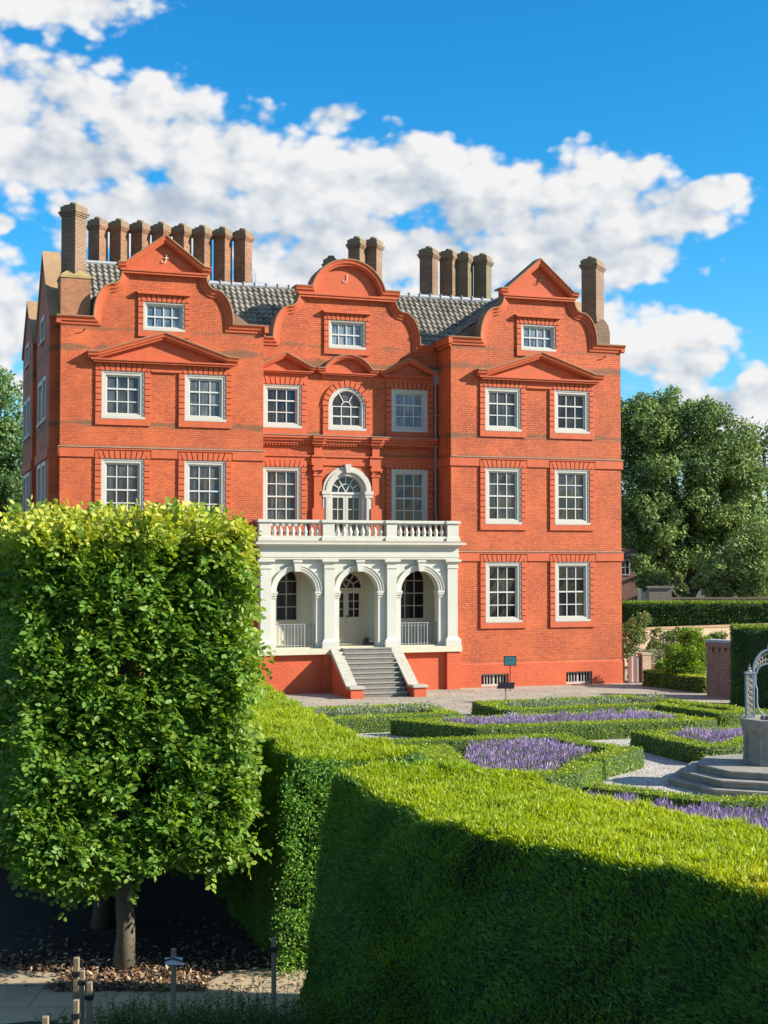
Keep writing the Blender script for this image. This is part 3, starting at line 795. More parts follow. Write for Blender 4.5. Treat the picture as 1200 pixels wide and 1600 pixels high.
# white door case over the porch
q = MB(); zs = 7.27
q.plate(arch_poly(CX, 0.95, 5.6, zs), Y1 - 0.10, Y1 + 0.05, [arch_poly(CX, 0.70, 5.6 - 0.001, zs)])
q.plate(arch_poly(CX, 0.84, 5.6, zs), Y1 - 0.135, Y1 + 0.05, [arch_poly(CX, 0.74, 5.6 - 0.001, zs)])
q.plate(arch_poly(CX, 0.70, 5.5, zs), Y1 - 0.06, Y1 + 0.30, [arch_poly(CX, 0.60, 5.49, zs)])
for a, b in ((CX - 1.0, CX - 0.66), (CX + 0.66, CX + 1.0)):
    q.box(a, b, Y1 - 0.17, Y1 + 0.02, zs - 0.10, zs + 0.03); q.box(a + 0.03, b - 0.03, Y1 - 0.145, Y1 + 0.02, zs - 0.22, zs - 0.101)
q.plate([(CX - 0.07, zs + 0.70), (CX + 0.07, zs + 0.70), (CX + 0.12, zs + 1.02), (CX - 0.12, zs + 1.02)], Y1 - 0.22, Y1 + 0.02)
dc = q.build('door_case', M['white'], palace)
def fanlight(cx, z0, r, y, parent, m1, m2, n=6):
    b = MB(); t = 0.018
    pr = [(-t, y - 0.03), (t, y - 0.03), (t, y + 0.02), (-t, y + 0.02)]
    b.sweep([(cx + r * 0.98 * math.cos(PI * k / 14), z0 + r * 0.98 * math.sin(PI * k / 14)) for k in range(15)], pr)
    b.sweep([(cx + r * 0.5 * math.cos(PI * k / 14), z0 + r * 0.5 * math.sin(PI * k / 14)) for k in range(15)], pr)
    for k in range(1, n):
        a = PI * k / n; b.sweep([(cx + r * 0.5 * math.cos(a), z0 + r * 0.5 * math.sin(a)), (cx + r * math.cos(a), z0 + r * math.sin(a))], pr)
    for k in (1, 2): 
        a = PI * k / 3; b.sweep([(cx, z0), (cx + r * 0.5 * math.cos(a), z0 + r * 0.5 * math.sin(a))], pr)
    b.box(cx - r, cx + r, y - 0.06, y + 0.02, z0 - 0.09, z0 - 0.005)
    b.build('fanlight_bars', m1, parent)
    g = MB(); g.plate(arch_poly(cx, r, z0 - 0.01, z0), y + 0.005, y + 0.02, sides=False); g.build('fanlight_glass', m2, parent)
def double_door(name, cx, hw, z0, z1, y, m_, glass_z, parent=palace, handle=True):
    d = MB(); gl = MB()
    for e in (-1, 1):
        a, b = (cx - hw, cx - 0.006) if e < 0 else (cx + 0.006, cx + hw)
        gx0, gx1 = a + 0.09, b - 0.09
        d.plate(rect(a, b, z0, z1), y - 0.03, y + 0.03, [rect(gx0, gx1, glass_z, z1 - 0.10)] + ([rect(gx0, gx1, z0 + 0.12, glass_z - 0.45)] if glass_z - z0 > 0.8 else []))
        if glass_z - z0 > 0.8: d.box(gx0, gx1, y - 0.015, y + 0.02, z0 + 0.12, glass_z - 0.45)
        d.box((gx0 + gx1) / 2 - 0.014, (gx0 + gx1) / 2 + 0.014, y - 0.02, y + 0.02, glass_z, z1 - 0.10)
        for k in (1, 2):
            zz = glass_z + (z1 - 0.10 - glass_z) * k / 3; d.box(gx0, gx1, y - 0.018, y + 0.02, zz - 0.014, zz + 0.014)
        gl.add([(gx0, y + 0.012, glass_z), (gx1, y + 0.012, glass_z), (gx1, y + 0.012, z1 - 0.1), (gx0, y + 0.012, z1 - 0.1)], [(0, 1, 2, 3)])
    o = d.build(name, M[m_], parent); gl.build('pane', M['pane_dark'], o)
    if handle:
        h = MB(); h.lathe([(0.0, 0), (0.03, 0.01), (0.035, 0.03), (0.02, 0.05), (0, 0.055)], (cx + 0.05, y - 0.06, z0 + 1.0), 10); h.box(cx + 0.03, cx + 0.07, y - 0.05, y - 0.03, z0 + 0.96, z0 + 1.05)
        h.build('handle', M['black'], o)
    return o
dd = double_door('balcony_door', CX, 0.60, 5.5, 7.16, Y1 + 0.16, 'white', 5.75, handle=False)
fanlight(CX, 7.27, 0.60, Y1 + 0.15, dd, M['sash_white'], M['pane_dark'])
# rainwater pipe
q = MB(); px = W - A - 0.10
q.tube([(px, Y1 - 0.10, 11.55), (px, Y1 - 0.10, 6.55), (px + 0.03, Y1 - 0.12, 6.3), (px + 0.05, Y1 - 0.13, 5.5)], 0.05, 10)
q.plate([(px - 0.10, 11.4), (px + 0.10, 11.4), (px + 0.15, 11.75), (px + 0.15, 11.95), (px - 0.15, 11.95), (px - 0.15, 11.75)], Y1 - 0.24, Y1 - 0.005, back=True)
for z in (7.4, 9.0, 10.2): q.box(px - 0.08, px + 0.08, Y1 - 0.165, Y1, z, z + 0.06)
q.build('downpipe', M['pipe'], palace, smooth=False)
q = MB(); q.tube([(px + 0.09, Y1 - 0.05, 8.2), (px + 0.085, Y1 - 0.06, 6.6), (px + 0.13, Y1 - 0.12, 6.2)], 0.018, 6); q.build('cable', M['black'], palace)

# ---------------------------------------------------------------- porch
PF = -0.24            # front plane of the porch wall
PX = (6.90, 14.34)
ARCH = [(8.225, 0.735), (CX - 0.06, 0.735), (12.90, 0.735)]
PIL = [(6.90, 7.29), (9.24, 9.62), (11.60, 11.97), (13.95, 14.34)]
zf, zsp, ztop = 1.60, 3.62, 4.76
q = MB()
outl = [(PX[0], zf)]
for c, r in ARCH:
    outl += [(c - r, zf)] + [(c - r * math.cos(PI * k / 20), zsp + r * math.sin(PI * k / 20)) for k in range(21)] + [(c + r, zf)]
outl += [(PX[1], zf), (PX[1], ztop), (PX[0], ztop)]
q.plate(outl, PF, PF + 0.42, back=True)
porch = q.build('porch', M['porch_white'], palace)
for i, (a, b) in enumerate(PIL):
    p = MB(); y0 = PF - 0.13; y1 = PF - 0.001
    p.box(a, b, y0, y1, zf + 0.33, ztop - 0.33)
    p.box(a - 0.10, b + 0.10, y0 - 0.10, y1, zf + 0.002, zf + 0.22)
    p.hexa([(a - 0.10, y0 - 0.10, zf + 0.221), (b + 0.10, y0 - 0.10, zf + 0.221), (b + 0.10, y1, zf + 0.221), (a - 0.10, y1, zf + 0.221),
            (a - 0.01, y0 - 0.01, zf + 0.329), (b + 0.01, y0 - 0.01, zf + 0.329), (b + 0.01, y1, zf + 0.329), (a - 0.01, y1, zf + 0.329)])
    p.box(a - 0.03, b + 0.03, y0 - 0.03, y1, ztop - 0.328, ztop - 0.275)
    p.box(a - 0.005, b + 0.005, y0 - 0.005, y1, ztop - 0.274, ztop - 0.17)
    p.hexa([(a - 0.02, y0 - 0.02, ztop - 0.169), (b + 0.02, y0 - 0.02, ztop - 0.169), (b + 0.02, y1, ztop - 0.169), (a - 0.02, y1, ztop - 0.169),
            (a - 0.10, y0 - 0.10, ztop - 0.085), (b + 0.10, y0 - 0.10, ztop - 0.085), (b + 0.10, y1, ztop - 0.085), (a - 0.10, y1, ztop - 0.085)])
    p.box(a - 0.11, b + 0.11, y0 - 0.11, y1, ztop - 0.084, ztop - 0.002)
    p.build('pilaster', M['porch_white'], porch)
for c, r in ARCH:
    p = MB()
    arc = [(c - (r + 0.20) * math.cos(PI * k / 20), zsp + (r + 0.20) * math.sin(PI * k / 20)) for k in range(21)]
    p.sweep(arc, [(-0.205, PF + 0.01), (-0.205, PF - 0.035), (-0.13, PF - 0.045), (-0.115, PF - 0.06), (-0.05, PF - 0.065), (-0.02, PF - 0.09), (0, PF - 0.09), (0, PF + 0.01)])
    p.build('archivolt', M['porch_white'], porch)
    p = MB(); p.plate([(c - 0.085, zsp + r - 0.03), (c + 0.085, zsp + r - 0.03), (c + 0.14, zsp + r + 0.37), (c - 0.14, zsp + r + 0.37)], PF - 0.20, PF - 0.001)
    p.plate([(c - 0.155, zsp + r + 0.30), (c + 0.155, zsp + r + 0.30), (c + 0.165, zsp + r + 0.385), (c - 0.165, zsp + r + 0.385)], PF - 0.24, PF - 0.001)
    p.build('keystone', M['porch_white'], porch)
    for e in (-1, 1):
        p = MB(); xe = c + e * r
        x0, x1 = (xe - 0.21, xe + 0.05) if e < 0 else (xe - 0.05, xe + 0.21)
        p.box(x0, x1, PF - 0.075, PF + 0.43, zsp - 0.075, zsp); p.box(x0 + 0.02, x1 - 0.02, PF - 0.055, PF + 0.43, zsp - 0.15, zsp - 0.076)
        p.box(x0 + 0.03, x1 - 0.03, PF - 0.03, PF + 0.43, zsp - 0.24, zsp - 0.19)
        p.build('impost', M['porch_white'], porch)
# entablature of the porch
p = MB(); a, b = PX[0] - 0.03, PX[1] + 0.03; yb = Y1 - 0.02
p.box(a, b, PF - 0.16, PF + 0.4, ztop + 0.001, ztop + 0.07); p.box(a - 0.02, b + 0.02, PF - 0.18, PF + 0.4, ztop + 0.071, ztop + 0.15)
p.box(a, b, PF - 0.15, PF + 0.4, ztop + 0.151, ztop + 0.44)
p.hexa([(a - 0.02, PF - 0.17, ztop + 0.441), (b + 0.02, PF - 0.17, ztop + 0.441), (b + 0.02, PF + 0.4, ztop + 0.441), (a - 0.02, PF + 0.4, ztop + 0.441),
        (a - 0.16, PF - 0.34, ztop + 0.53), (b + 0.16, PF - 0.34, ztop + 0.53), (b + 0.16, PF + 0.4, ztop + 0.53), (a - 0.16, PF + 0.4, ztop + 0.53)])
p.box(a - 0.20, b + 0.20, PF - 0.40, PF + 0.4, ztop + 0.531, ztop + 0.60)
cor = p.build('entablature', M['porch_white'], porch)
zc = ztop + 0.60
p = MB(); p.hexa([(a - 0.205, PF - 0.405, zc + 0.001), (b + 0.205, PF - 0.405, zc + 0.001), (b + 0.205, Y1, zc + 0.001), (a - 0.205, Y1, zc + 0.001),
                  (a - 0.06, PF - 0.20, zc + 0.06), (b + 0.06, PF - 0.20, zc + 0.06), (b + 0.06, Y1, zc + 0.06), (a - 0.06, Y1, zc + 0.06)])
p.build('cornice_weathering', M['cornice_stain'], porch)
# balustrade
BP = [(6.84, 7.26), (9.17, 9.60), (11.57, 11.97), (13.93, 14.37)]
bz0, bz1 = zc + 0.065, 6.17
yb0, yb1 = PF - 0.14, PF + 0.14
for a, b in BP:
    p = MB(); p.box(a, b, yb0 - 0.02, yb1 + 0.02, bz0 + 0.16, bz1 - 0.10); p.box(a - 0.05, b + 0.05, yb0 - 0.06, yb1 + 0.06, bz0, bz0 + 0.12)
    p.hexa([(a - 0.05, yb0 - 0.06, bz0 + 0.121), (b + 0.05, yb0 - 0.06, bz0 + 0.121), (b + 0.05, yb1 + 0.06, bz0 + 0.121), (a - 0.05, yb1 + 0.06, bz0 + 0.121), (a, yb0 - 0.02, bz0 + 0.16), (b, yb0 - 0.02, bz0 + 0.16), (b, yb1 + 0.02, bz0 + 0.16), (a, yb1 + 0.02, bz0 + 0.16)])
    p.box(a - 0.06, b + 0.06, yb0 - 0.08, yb1 + 0.08, bz1 - 0.099, bz1)
    p.build('balustrade_pier', M['porch_white'], porch)
for i in range(3):
    a, b = BP[i][1], BP[i + 1][0]
    p = MB(); p.box(a, b, yb0, yb1, bz0, bz0 + 0.17); p.build('balustrade_base', M['porch_white'], porch)
    p = MB(); p.box(a + 0.06, b - 0.06, yb0 - 0.03, yb1 + 0.03, bz1 - 0.10, bz1 - 0.004); p.box(a, b, yb0 + 0.02, yb1 - 0.02, bz1 - 0.14, bz1 - 0.101); p.build('handrail', M['porch_white'], porch)
    n = 8
    for k in range(n):
        x = a + (b - a) * (k + 0.72) / (n + 0.44); h0, h1 = bz0 + 0.17, bz1 - 0.14; H = h1 - h0
        p = MB(); p.lathe([(0.075, 0), (0.075, 0.03), (0.055, 0.045), (0.075, 0.09), (0.088, 0.16 * 1), (0.06, H * 0.55), (0.042, H * 0.70), (0.05, H * 0.80), (0.065, H * 0.86), (0.048, H * 0.90), (0.075, H * 0.94), (0.075, H)], (x, (yb0 + yb1) / 2, h0), 12)
        p.build('baluster', M['porch_white'], porch, smooth=True)
# floor, base walls, back wall, ceiling
p = MB(); p.box(PX[0] - 0.12, PX[1] + 0.12, PF - 0.27, PF + 0.02, 1.39, 1.598); p.box(PX[0] + 0.1, PX[1] - 0.1, PF + 0.021, Y1, 1.42, 1.63); p.build('floor_slab', M['sill_stone'], porch)
p = MB(); p.box(PX[0] + 0.02, PX[1] - 0.02, PF - 0.05, PF + 0.3, -0.3, 1.388)
for a, b in (PIL[0], PIL[1], PIL[2], PIL[3]): p.box(a - 0.06, b + 0.06, PF - 0.21, PF - 0.051, -0.3, 1.387)
p.build('base_wall', M['red_base'], porch)
p = MB(); p.plate(rect(A, W - A, 1.6, 5.0), Y1 - 0.03, Y1 - 0.001, [arch_poly(8.13, 0.66, 2.42, 3.95), arch_poly(CX, 0.72, 1.61, 3.70), arch_poly(2 * CX - 8.13, 0.66, 2.42, 3.95)])
p.box(A, W - A, PF + 0.43, Y1 - 0.031, 4.95, 5.0)
p.box(A + 0.001, A + 0.03, PF + 0.43, Y1 - 0.031, 1.64, 4.95); p.box(W - A - 0.03, W - A - 0.001, PF + 0.43, Y1 - 0.031, 1.64, 4.95)
p.build('porch_lining', M['porch_in'], porch)
for c in (8.13, 2 * CX - 8.13):
    p = MB(); p.plate(arch_poly(c, 0.66, 2.42, 3.95), Y1 - 0.06, Y1 + 0.12, [arch_poly(c, 0.56, 2.55, 3.95)])
    w_ = p.build('window', M['door'], palace); w_['label'] = 'tall round headed window inside the porch'
    p = MB()
    for k in (1, 2): p.box(c - 0.56 + 1.12 * k / 3 - 0.017, c - 0.56 + 1.12 * k / 3 + 0.017, Y1 + 0.02, Y1 + 0.06, 2.55, 4.40)
    for k in range(1, 5): p.box(c - 0.56, c + 0.56, Y1 + 0.018, Y1 + 0.06, 2.55 + 0.47 * k - 0.017, 2.55 + 0.47 * k + 0.017)
    p.build('sash', M['white'], w_)
    p = MB(); p.plate(arch_poly(c, 0.57, 2.5, 3.95), Y1 + 0.05, Y1 + 0.06, sides=False); p.build('pane', M['pane_dark'], w_)
p = MB(); p.plate(arch_poly(CX, 0.80, 1.64, 3.70), Y1 - 0.07, Y1 - 0.031, [arch_poly(CX, 0.70, 1.63, 3.70)])
p.plate(arch_poly(CX, 0.70, 1.64, 3.70), Y1 - 0.02, Y1 + 0.30, [arch_poly(CX, 0.60, 1.63, 3.70)])
p.build('door_frame', M['door'], palace)
dd = double_door('front_door', CX, 0.60, 1.64, 3.60, Y1 + 0.10, 'door', 2.62)
fanlight(CX, 3.70, 0.60, Y1 + 0.08, dd, M['door'], M['pane_dark'])
# iron railings in the outer arches
for c, r in (ARCH[0], ARCH[2]):
    p = MB(); y = PF + 0.20
    p.box(c - r, c + r, y - 0.02, y + 0.02, 2.43, 2.46); p.box(c - r, c + r, y - 0.012, y + 0.012, 1.68, 1.70); p.box(c - r, c + r, y - 0.01, y + 0.01, 2.34, 2.355)
    n = 12
    for k in range(n + 1):
        x = c - r + 2 * r * k / n; t = 0.011 if k % 3 else 0.02
        p.box(x - t, x + t, y - t, y + t, 1.62, 2.43)
    p.build('iron_railing', M['grey_iron'], palace)
# entrance stairs
p = MB(); pn = MB(); n = 10; yst = PF - 0.27; run_ = 0.185
sx0, sx1 = 9.83, 11.66
for k in range(n):
    zt = 1.60 - 0.16 * k; ya = yst - run_ * k
    p.box(sx0, sx1, ya - run_, yst + 0.02 - 0.001 * k, -0.1, zt - 0.035)
    pn.box(sx0 + 0.001, sx1 - 0.001, ya - run_ - 0.03, ya + 0.01, zt - 0.034, zt)
st = p.build('stairs', M['stair_stone'], palace); pn.build('tread', M['stair_nose'], st)
for x0, x1, pc in ((9.42, 9.82, 9.69), (11.67, 12.07, 11.98)):
    ye = yst - run_ * n - 0.02
    z_a, z_b = 1.38, 0.33
    p = MB(); p.hexa([(x0 + 0.03, yst, -0.2), (x1 - 0.03, yst, -0.2), (x1 - 0.03, ye, -0.2), (x0 + 0.03, ye, -0.2), (x0 + 0.03, yst, z_a), (x1 - 0.03, yst, z_a), (x1 - 0.03, ye, z_b), (x0 + 0.03, ye, z_b)])
    ck = p.build('stair_wall', M['red_base'], palace)
    p = MB(); p.hexa([(x0, yst + 0.001, z_a + 0.002), (x1, yst + 0.001, z_a + 0.002), (x1, ye, z_b + 0.002), (x0, ye, z_b + 0.002), (x0, yst + 0.001, z_a + 0.20), (x1, yst + 0.001, z_a + 0.20), (x1, ye, z_b + 0.10), (x0, ye, z_b + 0.10)])
    p.build('sloping_coping', M['cheek_stone'], ck)
    p = MB(); p.box(pc - 0.22, pc + 0.22, ye - 0.40, ye - 0.001, -0.2, 0.33); p.build('end_block', M['red_base'], ck)
    p = MB(); p.box(pc - 0.28, pc + 0.28, ye - 0.46, ye + 0.03, 0.331, 0.42); p.build('cap_slab', M['cheek_stone'], ck, bevel=0.01)
q = MB(); q.box(11.1, 11.45, Y1 - 0.75, Y1 - 0.45, 1.632, 1.80); q.lathe([(0.12, 0), (0.16, 0.08), (0.12, 0.1)], (11.27, Y1 - 0.6, 1.80), 10)
tag(q.build('boot_scraper', M['iron']), 'small dark iron boot box standing on the porch floor beside the cream door', 'boot scraper')
bpy.data.objects['boot_scraper'].location = palace.location; bpy.data.objects['boot_scraper'].rotation_euler = palace.rotation_euler

# ---------------------------------------------------------------- body: sides, back, roofs
q = MB()
q.box(0.0, 0.4, 0.421, DEEP, -0.3, 13.0); q.build('left_side_wall', M['red_brick'], palace)
q = MB(); q.box(W - 0.4, W, 0.421, DEEP, -0.3, 13.0); q.build('right_side_wall', M['red_brick'], palace)
q = MB(); q.box(0.4, W - 0.4, DEEP - 0.4, DEEP, -0.3, 13.0); q.build('rear_wall', M['red_brick'], palace)
def side_gable(x, y0, y1, apex, sgn):
    cy = (y0 + y1) / 2; xf = x + sgn * -0.32 if sgn > 0 else x + 0.32
    out = [(y0, -0.3), (y1, -0.3), (y1, 13.1), (cy, apex), (y0, 13.1)]
    wn = [(cy - 1.45, cy - 0.15), (cy + 0.15, cy + 1.45)]
    hl = []
    for z0, z1 in ((2.4, 4.6), (6.1, 8.2), (9.6, 11.2)):
        for a, b in wn: hl.append(rect(a, b, z0, z1))
    hl.append(rect(cy - 0.7, cy + 0.7, 12.5, 13.45))
    q = MB(); q.plate(out, xf, x, hl, axis='x', back=False)
    g = q.build('side_bay', M['red_brick'], palace)
    for h in hl:
        f = MB(); pn = MB()
        a, b = h[0][0], h[1][0]; z0, z1 = h[0][1], h[2][1]
        f.plate(rect(a + .003, b - .003, z0 + .003, z1 - .003), xf - sgn * 0.03, xf + sgn * 0.16, [rect(a + 0.15, b - 0.15, z0 + 0.15, z1 - 0.15)], axis='x')
        for k in (1, 2):
            yy = a + 0.15 + (b - a - 0.3) * k / 3; xs = sorted((xf + sgn * 0.07, xf + sgn * 0.1)); f.box(xs[0], xs[1], yy - 0.015, yy + 0.015, z0 + 0.15, z1 - 0.15)
        for k in (1, 2, 3):
            zz = z0 + 0.15 + (z1 - z0 - 0.3) * k / 4; xs = sorted((xf + sgn * 0.07, xf + sgn * 0.1)); f.box(xs[0], xs[1], a + 0.15, b - 0.15, zz - 0.015, zz + 0.015)
        xs = sorted((xf - sgn * 0.09, xf + sgn * 0.02)); f.box(xs[0], xs[1], a, b, z0 - 0.02, z0 + 0.05)
        pn.add([(xf + sgn * 0.11, a, z0), (xf + sgn * 0.11, b, z0), (xf + sgn * 0.11, b, z1), (xf + sgn * 0.11, a, z1)], [(0, 1, 2, 3)])
        f.build('side_window', M['white'], g); pn.build('pane', M['pane_dark'], g)
    for z0, z1 in ((4.70, 5.03), (8.25, 8.58)):
        q = MB(); xs = sorted((xf - sgn * 0.055, xf - sgn * 0.001)); q.box(xs[0], xs[1], y0, y1, z0, z1)
        q.build('string_course', M['red_trim'], g)
    q = MB(); xs = sorted((xf - sgn * 0.06, x + sgn * 0.25))
    for ya, yb_ in ((y0 - 0.1, cy), (y1 + 0.1, cy)):
        za = 13.0
        q.hexa([(xs[0], ya, za + 0.1), (xs[1], ya, za + 0.1), (xs[1], yb_, apex + 0.005), (xs[0], yb_, apex + 0.005), (xs[0], ya, za + 0.28), (xs[1], ya, za + 0.28), (xs[1], yb_, apex + 0.19), (xs[0], yb_, apex + 0.19)])
    q.build('gable_coping', M['gable_stone'], g)
side_gable(0.0, 0.55, 5.35, 15.65, 1)
side_gable(0.0, 7.15, 11.85, 15.0, 1)
side_gable(W, 1.6, 6.4, 15.3, -1)
for z0, z1 in ((4.70, 5.03), (8.25, 8.58)):
    for ya, yb_ in ((-0.055, 0.53), (5.37, 7.13)):
        MB().box(-0.055, -0.002, ya, yb_, z0, z1).build('side_string_course', M['red_trim'], palace)

def pantiles(name, x0, x1, y0, z0, y1, z1, pitch=0.225, rows=11, parent=palace, swap=False):
    nx = int((x1 - x0) / pitch) * 8; slope = Vector((0, y1 - y0, z1 - z0)); ln = slope.length; dirv = slope / ln; nrm = Vector((0, -dirv.z, dirv.y))
    V = []; F = []
    xs = [x0 + (x1 - x0) * i / nx for i in range(nx + 1)]
    def prof(x):
        p = ((x - x0) / pitch) % 1.0
        return 0.060 * (0.5 + 0.5 * math.cos(2 * PI * p)) ** 1.0
    for r in range(rows):
        t0, t1 = r / rows, (r + 1) / rows
        for t, lift in ((t0, 0.045), (t1, 0.0)):
            for x in xs:
                jit = 0.008 * math.sin(37.7 * math.floor((x - x0) / pitch) + 11.3 * r)
                p = Vector((x, y0, z0)) + dirv * (ln * t + jit) + nrm * (prof(x) + lift)
                V.append((p.y, p.x, p.z) if swap else (p.x, p.y, p.z))
        b = r * 2 * (nx + 1)
        for i in range(nx):
            F.append((b + i, b + i + 1, b + nx + 2 + i, b + nx + 1 + i))
        if r: 
            pb = (r * 2 - 1) * (nx + 1)
            for i in range(nx): F.append((pb + i, pb + i + 1, b + i + 1, b + i))
    m = MB(); m.add(V, F)
    o = m.build(name, M['pantile'], parent, smooth=False, fixn=False)
    return o
RZ = 15.22
pantiles('roof', 0.45, 20.9, 1.90, 12.80, 4.0, RZ, rows=12)
q = MB()
q.tube([(3.0, 4.0, RZ + 0.06), (20.3, 4.0, RZ + 0.06)], 0.10, 8)
for k in range(38): q.box(3.2 + k * 0.45, 3.23 + k * 0.45, 3.88, 4.12, RZ + 0.0, RZ + 0.19)
q.build('roof_ridge', M['lead'], palace)
for a_, b_ in ((0.2, A - 0.01), (W - A + 0.01, W - 0.2)):
    MB().box(a_, b_, 0.425, 2.05, 12.90, 12.985).build('gutter', M['lead'], palace)
for c in (3.51, W - 3.51):
    for e in (-1, 1):
        pantiles('wing_roof', 0.43, 5.2, c + e * 3.45, 12.93, c, 15.30, rows=12, swap=True)
    MB().plate([(c - 3.45, 12.80), (c + 3.45, 12.80), (c + 3.45, 12.96), (c, 15.33), (c - 3.45, 12.96)], 0.428, 0.50, back=True).build('verge', M['slate'], palace)
    MB().tube([(c, 0.45, 15.33), (c, 5.2, 15.33)], 0.09, 8).build('roof_ridge', M['lead'], palace)
pantiles('roof', 0.35, 3.3, 1.6, 13.15, 4.0, 15.72, rows=13)
q = MB(); q.tube([(0.35, 4.0, 15.76), (3.3, 4.0, 15.76)], 0.09, 8); q.build('roof_ridge', M['lead'], palace)
q = MB(); q.add([(0.2, 4.0, RZ - .02), (W - 0.2, 4.0, RZ - .02), (W - 0.2, DEEP, 12.95), (0.2, DEEP, 12.95)], [(0, 1, 2, 3)])
q.add([(0.35, 4.02, 15.7), (3.3, 4.02, 15.7), (3.3, 8, 13.6), (0.35, 8, 13.6)], [(0, 1, 2, 3)])
q.add([(3.3, 1.6, 13.1), (3.3, 4.0, 15.72), (3.3, 8, 13.2)], [(0, 1, 2)])
q.add([(0.3, 1.86, 12.75), (W - 0.3, 1.86, 12.75), (W - 0.3, DEEP, 12.75), (0.3, DEEP, 12.75)], [(0, 1, 2, 3)])
q.add([(0.3, 0.43, 12.72), (A - 0.3, 0.43, 12.72), (A - 0.3, 1.859, 12.72), (0.3, 1.859, 12.72)], [(0, 1, 2, 3)]); q.add([(W - A + 0.3, 0.43, 12.72), (W - 0.3, 0.43, 12.72), (W - 0.3, 1.859, 12.72), (W - A + 0.3, 1.859, 12.72)], [(0, 1, 2, 3)])
q.build('rear_roof', M['slate'], palace)
# raking parapet end seen beside the right gable
q = MB(); q.hexa([(19.0, 1.6, 13.4), (19.3, 1.6, 13.4), (19.3, 2.1, 13.4), (19.0, 2.1, 13.4), (19.0, 1.6, 15.2), (19.25, 1.6, 15.05), (19.25, 2.1, 15.05), (19.0, 2.1, 15.2)])
q.hexa([(19.31, 1.6, 13.4), (20.2, 1.6, 13.4), (20.2, 2.0, 13.4), (19.31, 2.0, 13.4), (19.31, 1.6, 15.0), (20.2, 1.6, 14.1), (20.2, 2.0, 14.1), (19.31, 2.0, 15.0)])
q.build('raking_parapet', M['gable_stone'], palace)
q = MB(); q.tube([(7.62, 4.0, RZ + 0.1), (7.64, 4.0, RZ + 0.45), (7.70, 4.0, RZ + 0.52), (7.76, 4.0, RZ + 0.45), (7.75, 4.0, RZ + 0.12)], 0.016, 6); q.build('roof_vent', M['lead'], palace)

# ---------------------------------------------------------------- chimneys
def rotbox(m, cx, cy, wx, wy, z0, z1, ang=PI / 4):
    c, k = math.cos(ang), math.sin(ang); vs = []
    for z in (z0, z1):
        for a, b in ((-1, -1), (1, -1), (1, 1), (-1, 1)):
            x, y = a * wx / 2, b * wy / 2; vs.append((cx + x * c - y * k, cy + x * k + y * c, z))
    m.add(vs, [(0, 3, 2, 1), (4, 5, 6, 7), (0, 1, 5, 4), (1, 2, 6, 5), (2, 3, 7, 6), (3, 0, 4, 7)])
def chimney(cx, cy, z0, z1, w, material, wy=None, pots=1, capm='cap_stone'):
    wy = wy or w
    m = MB(); rotbox(m, cx, cy, w, wy, z0, z1 - 0.42)
    for k, (e, h0, h1) in enumerate(((0.05, 0.42, 0.37), (0.11, 0.369, 0.31), (0.16, 0.309, 0.24))): rotbox(m, cx, cy, w + e, wy + e, z1 - h0 + (0.001 if k == 0 else 0), z1 - h1)
    rotbox(m, cx, cy, w + 0.05, wy + 0.05, z0 - 0.02, z0 + 0.18)
    o = m.build('chimney', M[material], palace)
    m = MB(); rotbox(m, cx, cy, w + 0.06, wy + 0.06, z1 - 0.239, z1 - 0.06)
    c_, s_ = math.cos(PI / 4), math.sin(PI / 4)
    rotbox(m, cx, cy, w - 0.08, wy - 0.08, z1 - 0.059, z1 - 0.0)
    if pots == 1: m.lathe([(0.15, 0), (0.155, 0.05), (0.13, 0.10), (0.10, 0.10)], (cx, cy, z1), 12)
    else:
        for e in (-1, 1): m.lathe([(0.15, 0), (0.155, 0.05), (0.13, 0.10), (0.10, 0.10)], (cx + e * 0.22 * c_, cy + e * 0.22 * s_, z1), 12)
    m.build('cap', M[capm], o)
    return o
for k in range(8):
    chimney(1.86 + 0.80 * k, 4.95, 15.1, 17.60, 0.52, 'red_stack')
q = MB(); q.box(1.5, 7.85, 4.55, 5.35, 14.5, 15.32); q.build('chimney_base', M['dark_brick'], palace)
for k, (x, zt) in enumerate(((12.12, 17.62), (12.86, 17.66))): chimney(x, 4.9 + 0.1 * k, 15.0, zt, 0.52, 'dark_brick')
chimney(11.25, 5.6, 14.8, 16.92, 0.42, 'dark_brick'); chimney(11.75, 6.3, 14.8, 16.85, 0.42, 'dark_brick')
q = MB(); q.box(11.0, 13.3, 4.6, 6.8, 14.4, 15.2); q.build('chimney_base', M['dark_brick'], palace)
for x, y, zt, m_ in ((15.15, 4.75, 17.40, 'dark_brick'), (16.12, 5.0, 17.42, 'dark_brick'), (16.78, 4.95, 17.36, 'lichen_brick'), (17.58, 4.9, 17.32, 'lichen_brick')):
    chimney(x, y, 15.0, zt, 0.57, m_)
q = MB(); q.box(14.8, 18.1, 4.5, 5.5, 14.4, 15.22); q.build('chimney_base', M['dark_brick'], palace)
